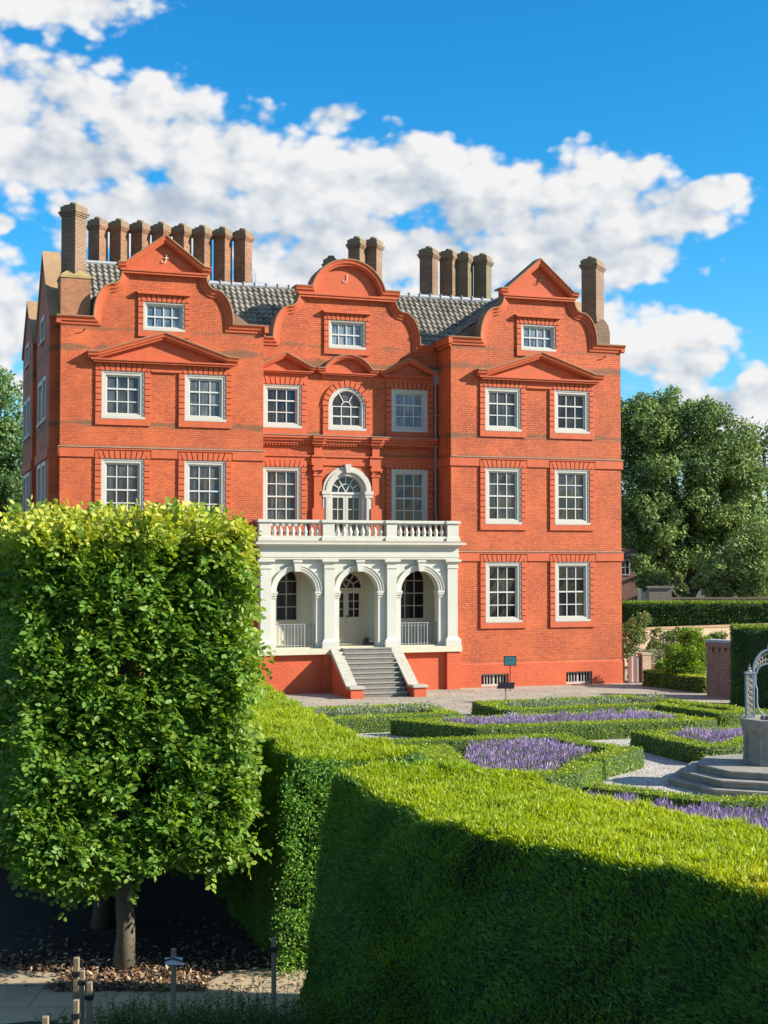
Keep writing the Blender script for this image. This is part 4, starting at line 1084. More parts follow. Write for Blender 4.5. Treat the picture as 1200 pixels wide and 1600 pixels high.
# corner stacks on their pedestals
q = MB(); q.box(0.0, 1.0, 0.12, 1.12, 13.02, 14.38); ped = q.build('chimney_pedestal', M['gold_brick'], palace)
q = MB(); q.box(-0.03, 1.03, 0.09, 1.15, 14.381, 14.47)
q.hexa([(-0.02, 0.1, 14.471), (1.02, 0.1, 14.471), (1.02, 1.14, 14.471), (-0.02, 1.14, 14.471), (0.3, 0.42, 14.72), (0.7, 0.42, 14.72), (0.7, 0.82, 14.72), (0.3, 0.82, 14.72)])
q.build('lichened_cap', M['yellow_lichen'], ped)
chimney(0.48, 0.62, 14.45, 16.98, 0.60, 'dark_brick')
q = MB(); q.box(20.35, 21.25, 0.75, 1.75, 13.0, 13.75)
q.plate([(20.35, 13.751), (21.25, 13.751), (21.22, 13.95), (21.10, 14.12), (21.0, 14.20), (20.45, 14.20)], 0.80, 1.70, back=True)
q.build('chimney_pedestal', M['dark_brick'], palace)
chimney(20.74, 1.2, 14.1, 16.60, 1.0, 'dark_brick', wy=0.60, pots=2)
# ================================================================== GROUND
def grid_mesh(name, xs, ys, zf, m_, kind='structure'):
    V = [(x, y, zf(x, y)) for y in ys for x in xs]; n = len(xs)
    F = [(j * n + i, j * n + i + 1, (j + 1) * n + i + 1, (j + 1) * n + i) for j in range(len(ys) - 1) for i in range(n - 1)]
    mb = MB(); mb.add(V, F); o = mb.build(name, m_, smooth=True, fixn=False); tag(o, kind=kind); return o

def ground_mat(t, b):
    o = t.obj(); n = t.noise(o, 0.3, 6, 0.6); n2 = t.noise(o, 6, 5, 0.7)
    c = t.ramp(t.m('ADD', t.m('MULTIPLY', n, 0.6), t.m('MULTIPLY', n2, 0.4)), [(0.3, (0.035, 0.028, 0.018)), (0.5, (0.055, 0.05, 0.024)), (0.7, (0.06, 0.085, 0.025))])
    t.l.new(c, b.inputs['Base Color']); b.inputs['Roughness'].default_value = 0.95
    t.l.new(t.bump(n2, 0.5, 0.05), b.inputs['Normal'])
M['ground'] = mat('lawn_and_earth', ground_mat)
def gravel_mat(t, b):
    o = t.obj()
    v = t.node('ShaderNodeTexVoronoi'); t.l.new(o, v.inputs['Vector']); v.inputs['Scale'].default_value = 32
    g = t.node('ShaderNodeSeparateColor'); t.l.new(v.outputs['Color'], g.inputs[0])
    c = t.ramp(g.outputs[0], [(0.0, (0.20, 0.17, 0.14)), (0.35, (0.40, 0.35, 0.30)), (0.7, (0.55, 0.50, 0.44)), (1.0, (0.68, 0.64, 0.58))])
    big = t.noise(o, 0.8, 5, 0.6)
    c = t.mix(1.0, c, t.ramp(big, [(0.3, (0.86, 0.84, 0.80)), (0.7, (1.0, 1.0, 1.0))]), 'MULTIPLY')
    t.l.new(c, b.inputs['Base Color']); b.inputs['Roughness'].default_value = 0.9
    t.l.new(t.bump(v.outputs['Distance'], 0.8, 0.02), b.inputs['Normal'])
M['gravel'] = mat('pale_gravel', gravel_mat)
def slab_mat(cols, w, h, ms=0.014):
    def fn(t, b):
        o = t.obj()
        br = t.node('ShaderNodeTexBrick', offset=0.37, squash=1.3, squash_frequency=3)
        wv = t.node('ShaderNodeVectorMath', operation='ADD'); t.l.new(o, wv.inputs[0])
        nn = t.node('ShaderNodeTexNoise'); nn.inputs['Scale'].default_value = 1.5; t.l.new(o, nn.inputs['Vector'])
        sc_ = t.node('ShaderNodeVectorMath', operation='SCALE'); sc_.inputs[3].default_value = 0.06; t.l.new(nn.outputs['Color'], sc_.inputs[0]); t.l.new(sc_.outputs[0], wv.inputs[1])
        t.l.new(wv.outputs[0], br.inputs['Vector'])
        br.inputs['Color1'].default_value = (*cols[0], 1); br.inputs['Color2'].default_value = (*cols[1], 1); br.inputs['Mortar'].default_value = (*cols[2], 1)
        br.inputs['Scale'].default_value = 1; br.inputs['Brick Width'].default_value = w; br.inputs['Row Height'].default_value = h
        br.inputs['Mortar Size'].default_value = ms; br.inputs['Mortar Smooth'].default_value = 0.4
        n = t.noise(o, 2.2, 6, 0.65)
        c = t.mix(1.0, br.outputs['Color'], t.ramp(n, [(0.3, 0.72), (0.7, 1.08)]), 'MULTIPLY')
        st = t.smooth(t.noise(o, 0.6, 5, 0.7), 0.55, 0.75); c = t.mix(t.m('MULTIPLY', st, 0.35), c, (0.20, 0.17, 0.13))
        t.l.new(c, b.inputs['Base Color']); b.inputs['Roughness'].default_value = 0.85
        h_ = t.m('ADD', t.m('MULTIPLY', br.outputs['Fac'], -1.0), t.m('MULTIPLY', t.noise(o, 14, 4), 0.4))
        t.l.new(t.bump(h_, 0.5, 0.02), b.inputs['Normal'])
    return fn
M['terrace'] = mat('terrace_flagstones', slab_mat([(0.40, 0.345, 0.265), (0.33, 0.285, 0.22), (0.19, 0.155, 0.11)], 0.9, 0.62))
M['path'] = mat('sandy_path_slabs', slab_mat([(0.45, 0.35, 0.215), (0.40, 0.31, 0.19), (0.25, 0.19, 0.115)], 1.1, 0.75, 0.010))

lin = lambda a, b, n: [a + (b - a) * i / n for i in range(n + 1)]
g = MB(); g.box(-900, 900, -300, 1800, -1.0, 0.0); tag(g.build('ground', M['ground']), kind='structure')
def sheet(name, pts, z, m_):
    mb = MB(); tris = geometry.tessellate_polygon([[Vector((p[0], p[1], 0)) for p in pts]])
    mb.add([(p[0], p[1], z) for p in pts], tris); o = mb.build(name, m_); tag(o, kind='structure'); return o
def gl(pts, z=0.0): return [LW(a, b, z) for a, b in pts]
# garden gravel reaches from the terrace to the big hedge
sheet('gravel_path', gl([(-6, -8.3), (40, -8.3), (40, -34), (2.6, -40), (1.4, -35.5), (0.7, -31), (-3, -24), (-6, -18)]), 0.004, M['gravel'])
ter = gl([(-8, 1.0), (36, 1.0), (36, -8.3), (-8, -8.3)])
ot = sheet('terrace', gl([(-8, -8.29), (36, -8.29), (36, -0.06), (-8, -0.06)]), 0.008, M['terrace'])
ot2 = sheet('side_path', gl([(21.45, -0.059), (36, -0.059), (36, 6.0), (21.45, 6.0)]), 0.008, M['terrace'])
sheet('paved_path', [(-14, 14.3), (-0.6, 14.3), (-0.6, 14.9), (1.2, 14.9), (2.4, 16.4), (1.2, 17.5), (0.5, 16.9), (-1.0, 16.45), (-1.75, 16.3), (-2.0, 15.75), (-3.55, 15.75), (-3.75, 16.2), (-4.4, 16.35), (-14, 16.35)], 0.010, M['path'])
sheet('shaded_bed', [(-14, 16.36), (-4.4, 16.36), (-3.76, 16.21), (-3.56, 15.76), (-2.0, 15.76), (-1.75, 16.31), (-1.01, 16.46), (-1.7, 19.0), (-3.0, 24), (-3.5, 30), (-14, 30)], 0.006, M['soil'])
# the mound the photograph was taken from
def mound(x, y):
    t = max(0.0, 14.45 - y) * 0.28
    if y < 3: t = (14.45 - 3) * 0.28 + (3 - y) * 0.03
    edge = 1.0
    if x > -0.6: edge = max(0.0, 1 - (x + 0.6) / 2.0)
    e2 = 1.0 if y < 9 else edge
    return t * max(e2, 0.0 if y > 9 else 0.6) - 0.03 + 0.03 * math.sin(x * 3.1) * math.sin(y * 2.3)
grid_mesh('mound', lin(-12, 8, 50), lin(-4, 14.6, 50), mound, M['soil'])

# ================================================================== TALL YEW HEDGES
def hl(pl, pr, step): 
    n = max(len(resample(pl, step)), 2)
    def rs(p, n):
        q = [Vector(a) for a in p]; L = [0]
        for i in range(len(q) - 1): L.append(L[-1] + (q[i + 1] - q[i]).length)
        out = []
        for k in range(n):
            s = L[-1] * k / (n - 1); i = max(0, min(len(q) - 2, next((j - 1 for j in range(1, len(L)) if L[j] >= s - 1e-9), len(q) - 2)))
            f = (s - L[i]) / max(1e-9, L[i + 1] - L[i]); out.append(q[i].lerp(q[i + 1], f))
        return out
    return rs(pl, n), rs(pr, n)
def yew_tint(gold=0.0):
    def f(P, N):
        up = np.clip(N[:, 2], 0, 1)
        r = rng.random(len(P)) * 0.62 + 0.38 * vnoise(P, 2.2, 1.0) - 0.12
        return r + gold * up * np.clip((vnoise(P, 0.9, 4.0) - 0.42) * 2.2, 0, 1) * np.clip((P[:, 0] - 0.6) / 2.2, 0.0, 1)
    return f
def yew_lens(P, N):
    up = np.clip(N[:, 2], 0, 1)
    return 1.0 + up * (0.1 + 0.8 * (vnoise(P, 8, 2.0) > 0.66))
def yew_orient(P, N, D):
    up = np.clip(N[:, 2:3], 0, 1)
    sideways = unit(np.stack([vnoise(P, 1.6, 0.3) - 0.5, vnoise(P, 1.6, 7.3) - 0.5, vnoise(P, 1.1, 3.3) - 0.3], 1))
    return D + sideways * 1.1 * (1 - up) + rnd_dir(len(P)) * 0.35
Bl, Br = hl([(-0.53, 14.72), (0.0, 13.5), (0.66, 12.15), (1.43, 11.2), (2.1, 10.6), (2.66, 9.75), (3.6, 8.4), (5.0, 6.6)],
            [(0.95, 15.0), (1.28, 14.7), (2.18, 13.65), (2.72, 12.8), (3.30, 11.85), (4.1, 10.7), (5.0, 9.6), (6.5, 7.7)], 0.22)
V, T = core_mesh(Bl, Br, [2.36 + 0.13 * max(0.0, 1 - i * 0.22 / 1.6) for i in range(len(Bl))], batter=0.34, nz=9, nt=6, rough=0.06)
def dens_B(n, c):
    d = np.where(n[:, 2] > 0.5, 12000, 6800).astype(float)
    d *= np.where((n[:, 0] > 0.4) & (n[:, 2] < 0.5), 0.3, 1.0)
    d *= np.where(c[:, 1] < 9.3, 0.15, 1.0)
    return d
def sunny_top_tint(P, N):  # sunlit top and shaded sides are put into the leaf tint
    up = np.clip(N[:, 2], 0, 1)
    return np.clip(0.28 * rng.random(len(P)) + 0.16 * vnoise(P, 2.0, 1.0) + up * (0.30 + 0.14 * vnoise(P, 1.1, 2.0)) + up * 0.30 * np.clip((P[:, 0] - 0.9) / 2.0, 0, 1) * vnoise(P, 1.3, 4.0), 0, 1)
hedge('yew_hedge', 'long clipped yew hedge with bright yellow green top, nearest the viewer, shaded on its side', 'hedge', V, T, M['hedge_core'], M['yew_sun_shade'],
      dens_B, 0.048, 0.016, up=0.15, spread=0.75, tint=sunny_top_tint, lens=yew_lens, orient=yew_orient, group=None)
Al, Ar = hl([(-0.98, 16.32), (-1.9, 19.3), (-2.9, 23.0), (-4.2, 28.0)], [(0.42, 16.80), (-0.30, 18.2), (-1.18, 21.6), (-2.0, 25.0), (-3.1, 29.0)], 0.22)
V, T = core_mesh(Al, Ar, 2.38, batter=0.20, nz=9, nt=5, rough=0.06)
def dens_A(n, c):
    d = np.where(n[:, 2] > 0.5, 9000, 4500).astype(float)
    d *= np.where((n[:, 0] > 0.6) & (c[:, 1] > 18) & (n[:, 2] < 0.5), 0.3, 1.0)
    end = (n[:, 1] < -0.4) & (n[:, 2] < 0.5)
    return np.where(end, np.where(c[:, 2] > 1.9, 7000, 1500), d)
hedge('yew_hedge', 'clipped yew hedge beyond the narrow gap, running back beside the pleached trees', 'hedge', V, T, M['hedge_core'], M['yew_sun_shade'],
      dens_A, 0.048, 0.016, up=0.15, spread=0.75, tint=sunny_top_tint, lens=yew_lens, orient=yew_orient)
def sky_block_hedge(label, l0, r0):
    l, r = hl(l0, r0, 0.3); V, T = core_mesh(l, r, 2.3, batter=0.1, nz=6, nt=4, rough=0.06)
    hedge('yew_hedge', label, 'hedge', V, T, M['hedge_core'], M['yew'], lambda n, c: np.full(len(n), 500.0), 0.09, 0.03)
sky_block_hedge('added yew hedge behind the bare trunks, put in to block sky light', [(-14, 21.6), (-2.75, 21.9)], [(-14, 23.2), (-3.3, 23.5)])  # added behind the crowns to keep sky light off the ground
# leafy shoots growing on the sunlit end of the far hedge
PP = []
for _ in range(420):
    f = random.random(); z = random.uniform(0.05, 2.36); a = Vector((-1.10, 16.22)).lerp(Vector((0.42, 16.68)), f ** 1.2)
    if random.random() < 0.25 * (1 + math.sin(z * 9)): continue
    PP.append((a.x - 0.10 * (1 - z / 2.4), a.y - 0.12 * (1 - z / 2.4), z))
PP = np.array(PP); C = np.repeat(PP, 26, axis=0) + rng.normal(size=(len(PP) * 26, 3)) * np.array([0.06, 0.06, 0.07]) + np.array([0.02, -0.06, 0])
Dn = rnd_dir(len(C)) * 0.8 + np.array([0.4, -0.4, 0.1])
Vv, F, k = leaf_arrays(C, Dn, rnd_dir(len(C)) + np.array([0.7, -0.5, 0.5]), 0.040 * (0.7 + 0.6 * rng.random(len(C))), 0.024)
o = mesh_np('climbing_shrub', Vv, F, M['hedge_leafy'], np.repeat(rng.random(len(C)), k))
tag(o, 'sunlit leafy shoots covering the end of the hedge in the narrow gap', 'shrub')

# ================================================================== PLEACHED HORNBEAMS
def hornbeam(name, label, bx, by, trunk_r, n_twig, half, zlo, zhi, dvec, sparse=False, z_trunk=None):
    root = empty(name, (bx, by, 0)); tag(root, label, 'tree', 'pleached hornbeams on bare trunks')
    m = MB(); pts = []; rs = []
    for i in range(9):
        z = -0.1 + (zhi - 0.8) * i / 8; pts.append((0.03 * math.sin(i * 1.3), 0.03 * math.cos(i), z)); rs.append(trunk_r * (1.28 if i == 0 else 1.0 - 0.05 * i))
    m.tube(pts, rs, 14); m.build('trunk', M['bark'], root, smooth=True)
    m = MB()
    for i in range(26):
        z = random.uniform(zlo + 0.1, zhi - 0.5); a = random.uniform(0, 2 * PI)
        ex, ey = half[0] * 0.85 * math.cos(a), half[1] * 0.85 * math.sin(a)
        m.tube([(0, 0, z), (ex * 0.4, ey * 0.4, z + 0.12), (ex, ey, z + 0.3 * random.random())], [0.03, 0.02, 0.008], 5)
    m.build('limb', M['dark_bark'], root, smooth=True)
    # flat sprays of leaves, most of them near the clipped faces
    hx, hy = half; cz = (zlo + zhi) / 2; hz = (zhi - zlo) / 2
    ax = np.array([math.cos(dvec), math.sin(dvec), 0]); ay = np.array([-math.sin(dvec), math.cos(dvec), 0])
    area = np.array([hy * hz, hy * hz, hx * hz, hx * hz * 0.7, hx * hy * 1.3, hx * hy * 0.7]); area /= area.sum()
    face = rng.choice(6, n_twig, p=area); u = rng.uniform(-1, 1, (n_twig, 2)); dep = np.minimum(rng.exponential(0.17, n_twig), 0.9)
    L3 = np.zeros((n_twig, 3)); Nn = np.zeros((n_twig, 3))
    for f, (axis, sg) in enumerate(((0, 1), (0, -1), (1, -1), (1, 1), (2, 1), (2, -1))):
        k = face == f; o = [0, 1, 2]; o.remove(axis)
        L3[k, axis] = sg; Nn[k, axis] = sg; L3[np.ix_(k, o)] = u[k]
    H = np.array([hx, hy, hz]); Lp = L3 * H
    # uneven outline
    bumpv = (vnoise(Lp, 2.6, 1.0) - 0.5) * 0.36 + (vnoise(Lp, 7.0, 6.0) - 0.5) * 0.22
    Lp = Lp + Nn * (bumpv - dep)[:, None]
    # ragged lower edge and rounded top corners
    Lp[:, 2] = np.where(Lp[:, 2] < 0, Lp[:, 2] * (1 + 0.10 * (vnoise(Lp * np.array([1, 1, 0]), 3.2, 2.0) - 0.5) * 2), Lp[:, 2])
    keep = (vnoise(Lp, 3.4, 8.0) > 0.24) | (rng.random(n_twig) < 0.30)
    Lp, Nn = Lp[keep], Nn[keep]; n = len(Lp)
    tD = Nn * 0.9 + rnd_dir(n) * 0.75 + np.array([0, 0, 0.15]); tD = unit(tD)
    per = 9
    tl = 0.28 + 0.20 * rng.random(n)
    tN = rnd_dir(n) * 0.6 + np.array([0.15, -0.25, 0.9])
    tN = unit(tN - tD * (tN * tD).sum(1, keepdims=True)); tS = np.cross(tD, tN)
    base = np.repeat(Lp, per, 0); j = np.tile(np.arange(per), n)
    D = np.repeat(tD, per, 0); S = np.repeat(tS, per, 0); Nm = np.repeat(tN, per, 0); l_ = np.repeat(tl, per)
    sg = np.where(j % 2 == 0, 1.0, -1.0)[:, None]
    P = base + D * (l_ * (j / per - 0.4))[:, None]
    LD = D * 0.55 + S * sg * 0.85 + rnd_dir(len(P)) * 0.35 - np.array([0, 0, 0.12])
    LN = Nm + rnd_dir(len(P)) * 0.55
    size = (0.060 + 0.042 * rng.random(len(P)))
    Wm = P[:, :1] * ax + P[:, 1:2] * ay + P[:, 2:3] * np.array([0, 0, 1])
    LDw = LD[:, :1] * ax + LD[:, 1:2] * ay + LD[:, 2:3] * np.array([0, 0, 1]); LNw = LN[:, :1] * ax + LN[:, 1:2] * ay + LN[:, 2:3] * np.array([0, 0, 1])
    Wm = Wm + np.array([0, 0, cz])
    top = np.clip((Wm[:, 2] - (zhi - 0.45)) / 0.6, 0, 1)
    right = np.clip((P[:, 0] - hx + 0.30) / 0.5, 0, 1)  # sunlight on the right edge is put into the tint; top is new growth
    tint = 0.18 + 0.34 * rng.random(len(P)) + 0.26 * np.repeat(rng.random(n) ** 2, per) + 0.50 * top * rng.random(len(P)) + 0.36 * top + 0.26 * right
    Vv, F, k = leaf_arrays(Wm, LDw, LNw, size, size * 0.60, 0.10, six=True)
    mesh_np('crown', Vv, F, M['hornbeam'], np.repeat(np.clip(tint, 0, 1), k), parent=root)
    return root
DV = 0.36
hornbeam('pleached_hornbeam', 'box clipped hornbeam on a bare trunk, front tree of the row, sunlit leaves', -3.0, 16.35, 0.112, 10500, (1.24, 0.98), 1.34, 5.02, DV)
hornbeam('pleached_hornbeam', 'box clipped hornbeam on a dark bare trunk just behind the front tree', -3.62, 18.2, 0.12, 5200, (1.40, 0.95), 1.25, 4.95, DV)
hornbeam('pleached_hornbeam', 'box clipped hornbeam third in the row, added for its shade', -4.25, 20.1, 0.12, 3500, (1.35, 0.95), 1.3, 4.6, DV)  # extra tree behind the others, added to deepen the shade
# loose shoots standing out of the front tree
ft = bpy.data.objects['pleached_hornbeam']
for (px_, py_, ln_) in [(402, 1195, .5), (395, 1150, .4), (388, 905, .4), (398, 960, .3), (400, 1010, .3), (380, 1340, .45), (210, 1390, .45), (105, 1398, .5), (330, 1375, .4), (270, 792, .35), (375, 850, .4), (150, 800, .4), (60, 800, .4), (330, 810, .35), (20, 800, .4), (240, 800, .4)]:
    p = at(px_, py_, 15.75); out = Vector((0.8 if px_ > 360 else random.uniform(-.4, .4), -0.3, 0.8 if py_ < 900 else -0.55)).normalized()
    j = np.arange(14); P = np.array([tuple(p + out * ln_ * (i / 14 - 0.7)) for i in j]); D0 = np.array([tuple(out)] * 14)
    S = np.cross(D0, np.array([0.1, -0.9, 0.3])); D = D0 * 0.6 + unit(S) * np.where(j % 2 == 0, 1, -1)[:, None] * 0.8 + rnd_dir(14) * 0.3
    Vv, F, k = leaf_arrays(P, D, np.array([0.2, -0.7, 0.6]) + rnd_dir(14) * 0.5, 0.085, 0.052, 0.1, six=True)
    st_ = MB().tube([p - out * ln_ * 0.9, p + out * ln_ * 0.3], [0.004, 0.002], 4)
    sv = np.array(st_.v); sf = np.array([f if len(f) == 4 else (f[0], f[1], f[2], f[3]) for f in st_.f])
    V_ = np.vstack([Vv, sv]) - np.array(ft.location)
    mesh_np('shoot', V_, np.vstack([F, sf + len(Vv)]), M['hornbeam'], np.concatenate([np.repeat(np.clip(0.45 + 0.4 * rng.random(14), 0, 1), k), np.full(len(sv), 0.3)]), parent=ft)

# ================================================================== LEAF LITTER, PLANTS AND POSTS ON THE MOUND
n = 5200; X = rng.uniform(-4.6, -0.9, n); Y = 15.5 + rng.exponential(0.55, n)
k_ = (Y < 20) & ~((X < -3.65) & (Y < 16.2) & (rng.random(n) < 0.96)) & ~((X > -1.95) & (Y < 16.3) & (rng.random(n) < 0.93)); X, Y = X[k_], Y[k_]
P = np.stack([X, Y, 0.02 + 0.02 * rng.random(len(X))], 1)
Vv, F, k = leaf_arrays(P, rnd_dir(len(P)) * np.array([1, 1, 0.35]), rnd_dir(len(P)) * 0.5 + np.array([0, 0, 1]), 0.05 + 0.05 * rng.random(len(P)), 0.022 + 0.025 * rng.random(len(P)), 0.25)
tag(mesh_np('leaf_litter', Vv, F, M['litter'], np.repeat(rng.random(len(P)), k)), 'scattered brown fallen leaves and bark chips round the tree trunks', 'leaf litter', kind='stuff')
def weeds(name, label, spots, hmax, nper, mname='weed', cat='plants'):
    P = []; D = []; stems = MB()
    for x, y, h in spots:
        z = mound(x, y) if y < 14.9 else 0
        for s in range(nper):
            lean = Vector((random.uniform(-.35, .35), random.uniform(-.3, .3), 1)).normalized(); hh = h * random.uniform(0.5, 1.0)
            b0 = Vector((x + random.uniform(-.10, .10), y + random.uniform(-.1, .1), z))
            stems.tube([b0, b0 + lean * hh], [0.004, 0.002], 3, cap=False)
            for i in range(16):
                t = random.uniform(0.1, 1.0); P.append(tuple(b0 + lean * hh * t)); a = random.uniform(0, 2 * PI); D.append((math.cos(a), math.sin(a), random.uniform(0.1, 0.9)))
    P = np.array(P); D = np.array(D)
    Vv, F, k = leaf_arrays(P, D, rnd_dir(len(P)) + np.array([0, -0.3, 0.8]), 0.028 + 0.030 * rng.random(len(P)), 0.011, 0.1)
    sv = np.array(stems.v); sf = np.array(stems.f); 
    Vall = np.vstack([Vv, sv]); Fall = np.vstack([F, sf + len(Vv)])
    o = mesh_np(name, Vall, Fall, M[mname], np.concatenate([np.repeat(np.clip(rng.random(len(P)), 0, 1), k), np.full(len(sv), 0.4)]))
    tag(o, label, cat, kind='stuff')
sp = []
for px_, py_ in [(x + random.uniform(-8, 8), 1600 - 4 - abs(random.gauss(0, 1)) * 34) for x in range(165, 482, 3) for _ in (0, 1)]:
    Yd = random.uniform(13.1, 14.2); p = at(px_, py_, Yd); h = p.z - mound(p.x, Yd)
    if h > 0.05: sp.append((p.x, Yd, h))
for px_, ty in ((352, 1520), (360, 1528), (384, 1518), (410, 1530), (290, 1545), (315, 1535), (240, 1550), (215, 1560), (448, 1535), (462, 1540), (330, 1540), (345, 1555), (375, 1550), (392, 1545), (405, 1535), (265, 1555), (300, 1560), (455, 1560), (468, 1548), (248, 1475)):
    p = at(px_, ty, 13.9); sp.append((p.x, 13.9, p.z - mound(p.x, 13.9)))
weeds('mound_planting', 'dark green leafy ground plants along the foot of the picture', sp, 0.5, 3)
sp = []
for px_ in range(70, 150, 7):
    p = at(px_, 1600 - abs(random.gauss(0, 16)), 14.1); sp.append((p.x, 14.1, max(0.08, p.z - mound(p.x, 14.1))))
weeds('mound_grass', 'thin pale grasses and seedlings round the short posts', sp, 0.3, 2)

def post(px_, top, Yd, w, label, strap=None, card=False, lean=0.0):
    p = at(px_, top, Yd); z0 = mound(p.x, Yd) - 0.1; h = p.z
    root = empty('wooden_post', (p.x, Yd, z0)); tag(root, label, 'post', 'wooden marker posts on the bank')
    m = MB(); m.hexa([(-w / 2, -w / 2, 0), (w / 2, -w / 2, 0), (w / 2, w / 2, 0), (-w / 2, w / 2, 0), (-w / 2 + lean, -w / 2, h - z0), (w / 2 + lean, -w / 2, h - z0), (w / 2 + lean, w / 2, h - z0), (-w / 2 + lean, w / 2, h - z0)])
    m.build('shaft', M['wood'], root, bevel=0.006)
    if strap:
        m = MB(); zz = h - z0 - strap; m.box(-w / 2 - 0.012 + lean, w / 2 + 0.012 + lean, -w / 2 - 0.012, w / 2 + 0.012, zz - 0.03, zz + 0.015); m.build('strap', M['rubber'], root, bevel=0.004)
    if card:
        m = MB(); m.box(-0.075, 0.09, -w / 2 - 0.022, -w / 2 - 0.014, h - z0 - 0.14, h - z0 - 0.075); m.build('label_card', M['card'], root)
        m = MB(); m.tube([(-0.08, -w / 2 - 0.03, h - z0 - 0.10), (0.0, -w / 2 - 0.035, h - z0 - 0.075), (0.09, -w / 2 - 0.03, h - z0 - 0.105)], 0.008, 6); m.build('cable_tie', M['rubber'], root)
    return root
post(119.5, 1496, 13.3, 0.052, 'tallest wooden post in the cluster of short posts at lower left', 0.14)
post(127, 1516, 13.15, 0.045, 'second tallest post of the lower left cluster, close against the tallest', 0.10, lean=0.01)
post(140, 1534, 13.1, 0.05, 'wooden post at the right of the lower left cluster with black strap', 0.13)
post(119, 1562, 12.6, 0.05, 'short wooden post in front of the tallest one in the cluster', 0.13)
post(71, 1588, 12.4, 0.055, 'lowest wooden post stub at the far lower left', None)
post(271.5, 1482, 13.4, 0.045, 'single wooden post carrying a small white label card', None, True)
post(428, 1465, 13.6, 0.045, 'slim bare wooden post nearest the dark hedge corner', 0.10)
a, b = at(142, 1530, 13.1), at(226, 1528, 13.2)
m = MB(); m.tube([a.lerp(b, t / 12) + Vector((0, 0, -0.09 * math.sin(PI * t / 12))) for t in range(13)], 0.006, 6)
tag(m.build('slack_wire', M['rubber'], smooth=True), 'thin black wire sagging from the short post in front of the trunk', 'wire')

# ================================================================== PARTERRE
BH = 0.43
def box_ring(label, pts, w=0.55, closed=True, h=BH, world=False, dens=1150):
    path = [Vector((p[0], p[1])) if world else LW(*p).xy for p in pts]
    path = resample(path, 0.35, closed)
    l, r = offset_path(path, w / 2, closed), offset_path(path, -w / 2, closed)
    V, T = core_mesh(l, r, h - 0.02, batter=0.03, nz=3, nt=3, rough=0.025, closed=closed)
    def dn(n, c): return np.where(n[:, 2] > 0.5, dens * 1.3, dens)
    def tn(P, N): return 0.10 + 0.42 * rng.random(len(P)) + 0.30 * vnoise(P, 1.6, 3.0) + 0.22 * np.clip(N[:, 2], 0, 1)  # up-facing leaves tinted yellower, painting in the sunlit tops
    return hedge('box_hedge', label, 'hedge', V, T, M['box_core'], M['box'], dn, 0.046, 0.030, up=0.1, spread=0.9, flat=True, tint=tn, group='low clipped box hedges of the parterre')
def inset(pts, d):
    # closed polygon moved inwards by d
    q = [Vector(p) for p in pts]; area = sum(q[i].x * q[(i + 1) % len(q)].y - q[(i + 1) % len(q)].x * q[i].y for i in range(len(q)))
    return [tuple(v) for v in offset_path(q, d if area > 0 else -d, True)]
def in_poly(X, Y, poly):
    r = np.zeros(len(X), bool); n = len(poly)
    for i in range(n):
        x0, y0 = poly[i]; x1, y1 = poly[(i + 1) % n]
        c = ((y0 > Y) != (y1 > Y)) & (X < (x1 - x0) * (Y - y0) / ((y1 - y0) if abs(y1 - y0) > 1e-9 else 1e-9) + x0); r ^= c
    return r
def lavender(label, poly, dens=300, hgt=0.50, spike=0.10):
    poly = [(p[0], p[1]) for p in poly]; xs = [p[0] for p in poly]; ys = [p[1] for p in poly]
    area = (max(xs) - min(xs)) * (max(ys) - min(ys)); n = int(area * dens)
    X = rng.uniform(min(xs), max(xs), n); Y = rng.uniform(min(ys), max(ys), n); k = in_poly(X, Y, poly); X, Y = X[k], Y[k]; n = len(X)
    # rows of rounded bushes
    bush = vnoise(np.stack([X, Y, X * 0], 1), 5.5, 2.0); H = hgt * (0.60 + 0.46 * bush + 0.26 * rng.random(n))
    lean = rnd_dir(n) * 0.28 + np.array([0, 0, 1]); lean = unit(lean)
    tipP = np.stack([X, Y, H], 1) + lean * np.array([0.12, 0.12, 0])
    sl = spike * (0.7 + 0.7 * rng.random(n))
    V1, F1, k1 = leaf_arrays(tipP - lean * sl[:, None], lean, rnd_dir(n) + np.array([0, -0.8, 0]), sl, 0.017 + 0.010 * rng.random(n), 0.0)
    V1b, F1b, _ = leaf_arrays(tipP - lean * sl[:, None], lean, rnd_dir(n) + np.array([0.8, 0, 0]), sl, 0.017 + 0.010 * rng.random(n), 0.0)
    m_ = int(n * 2.4); X2 = rng.choice(X, m_) * 0; idx = rng.integers(0, n, m_)
    gl_ = H[idx] * (0.55 + 0.42 * rng.random(m_)); gp = np.stack([X[idx] + rng.normal(size=m_) * 0.05, Y[idx] + rng.normal(size=m_) * 0.05, np.zeros(m_)], 1)
    V2, F2, k2 = leaf_arrays(gp + np.array([0, 0, 1]) * (gl_ * 0.35)[:, None], rnd_dir(m_) * 0.35 + np.array([0, 0, 1]), rnd_dir(m_), gl_ * 0.75, 0.018, 0.0)
    V = np.vstack([V1, V1b, V2]); F = np.vstack([F1, F1b + len(V1), F2 + len(V1) + len(V1b)])
    tt = np.concatenate([np.repeat(np.clip(0.55 * rng.random(n) + 0.45 * vnoise(np.stack([X, Y, X * 0], 1), 1.4, 5.0), 0, 1), 4)] * 2 + [np.repeat(rng.random(m_), 4)])
    mi = np.concatenate([np.zeros(len(F1) + len(F1b)), np.ones(len(F2))])
    tag(mesh_np('lavender', V, F, [M['lav_flower'], M['lav_green']], tt, mi), label, 'lavender', kind='stuff')
    sheet('flower_bed_soil', poly, 0.012, M['soil'])

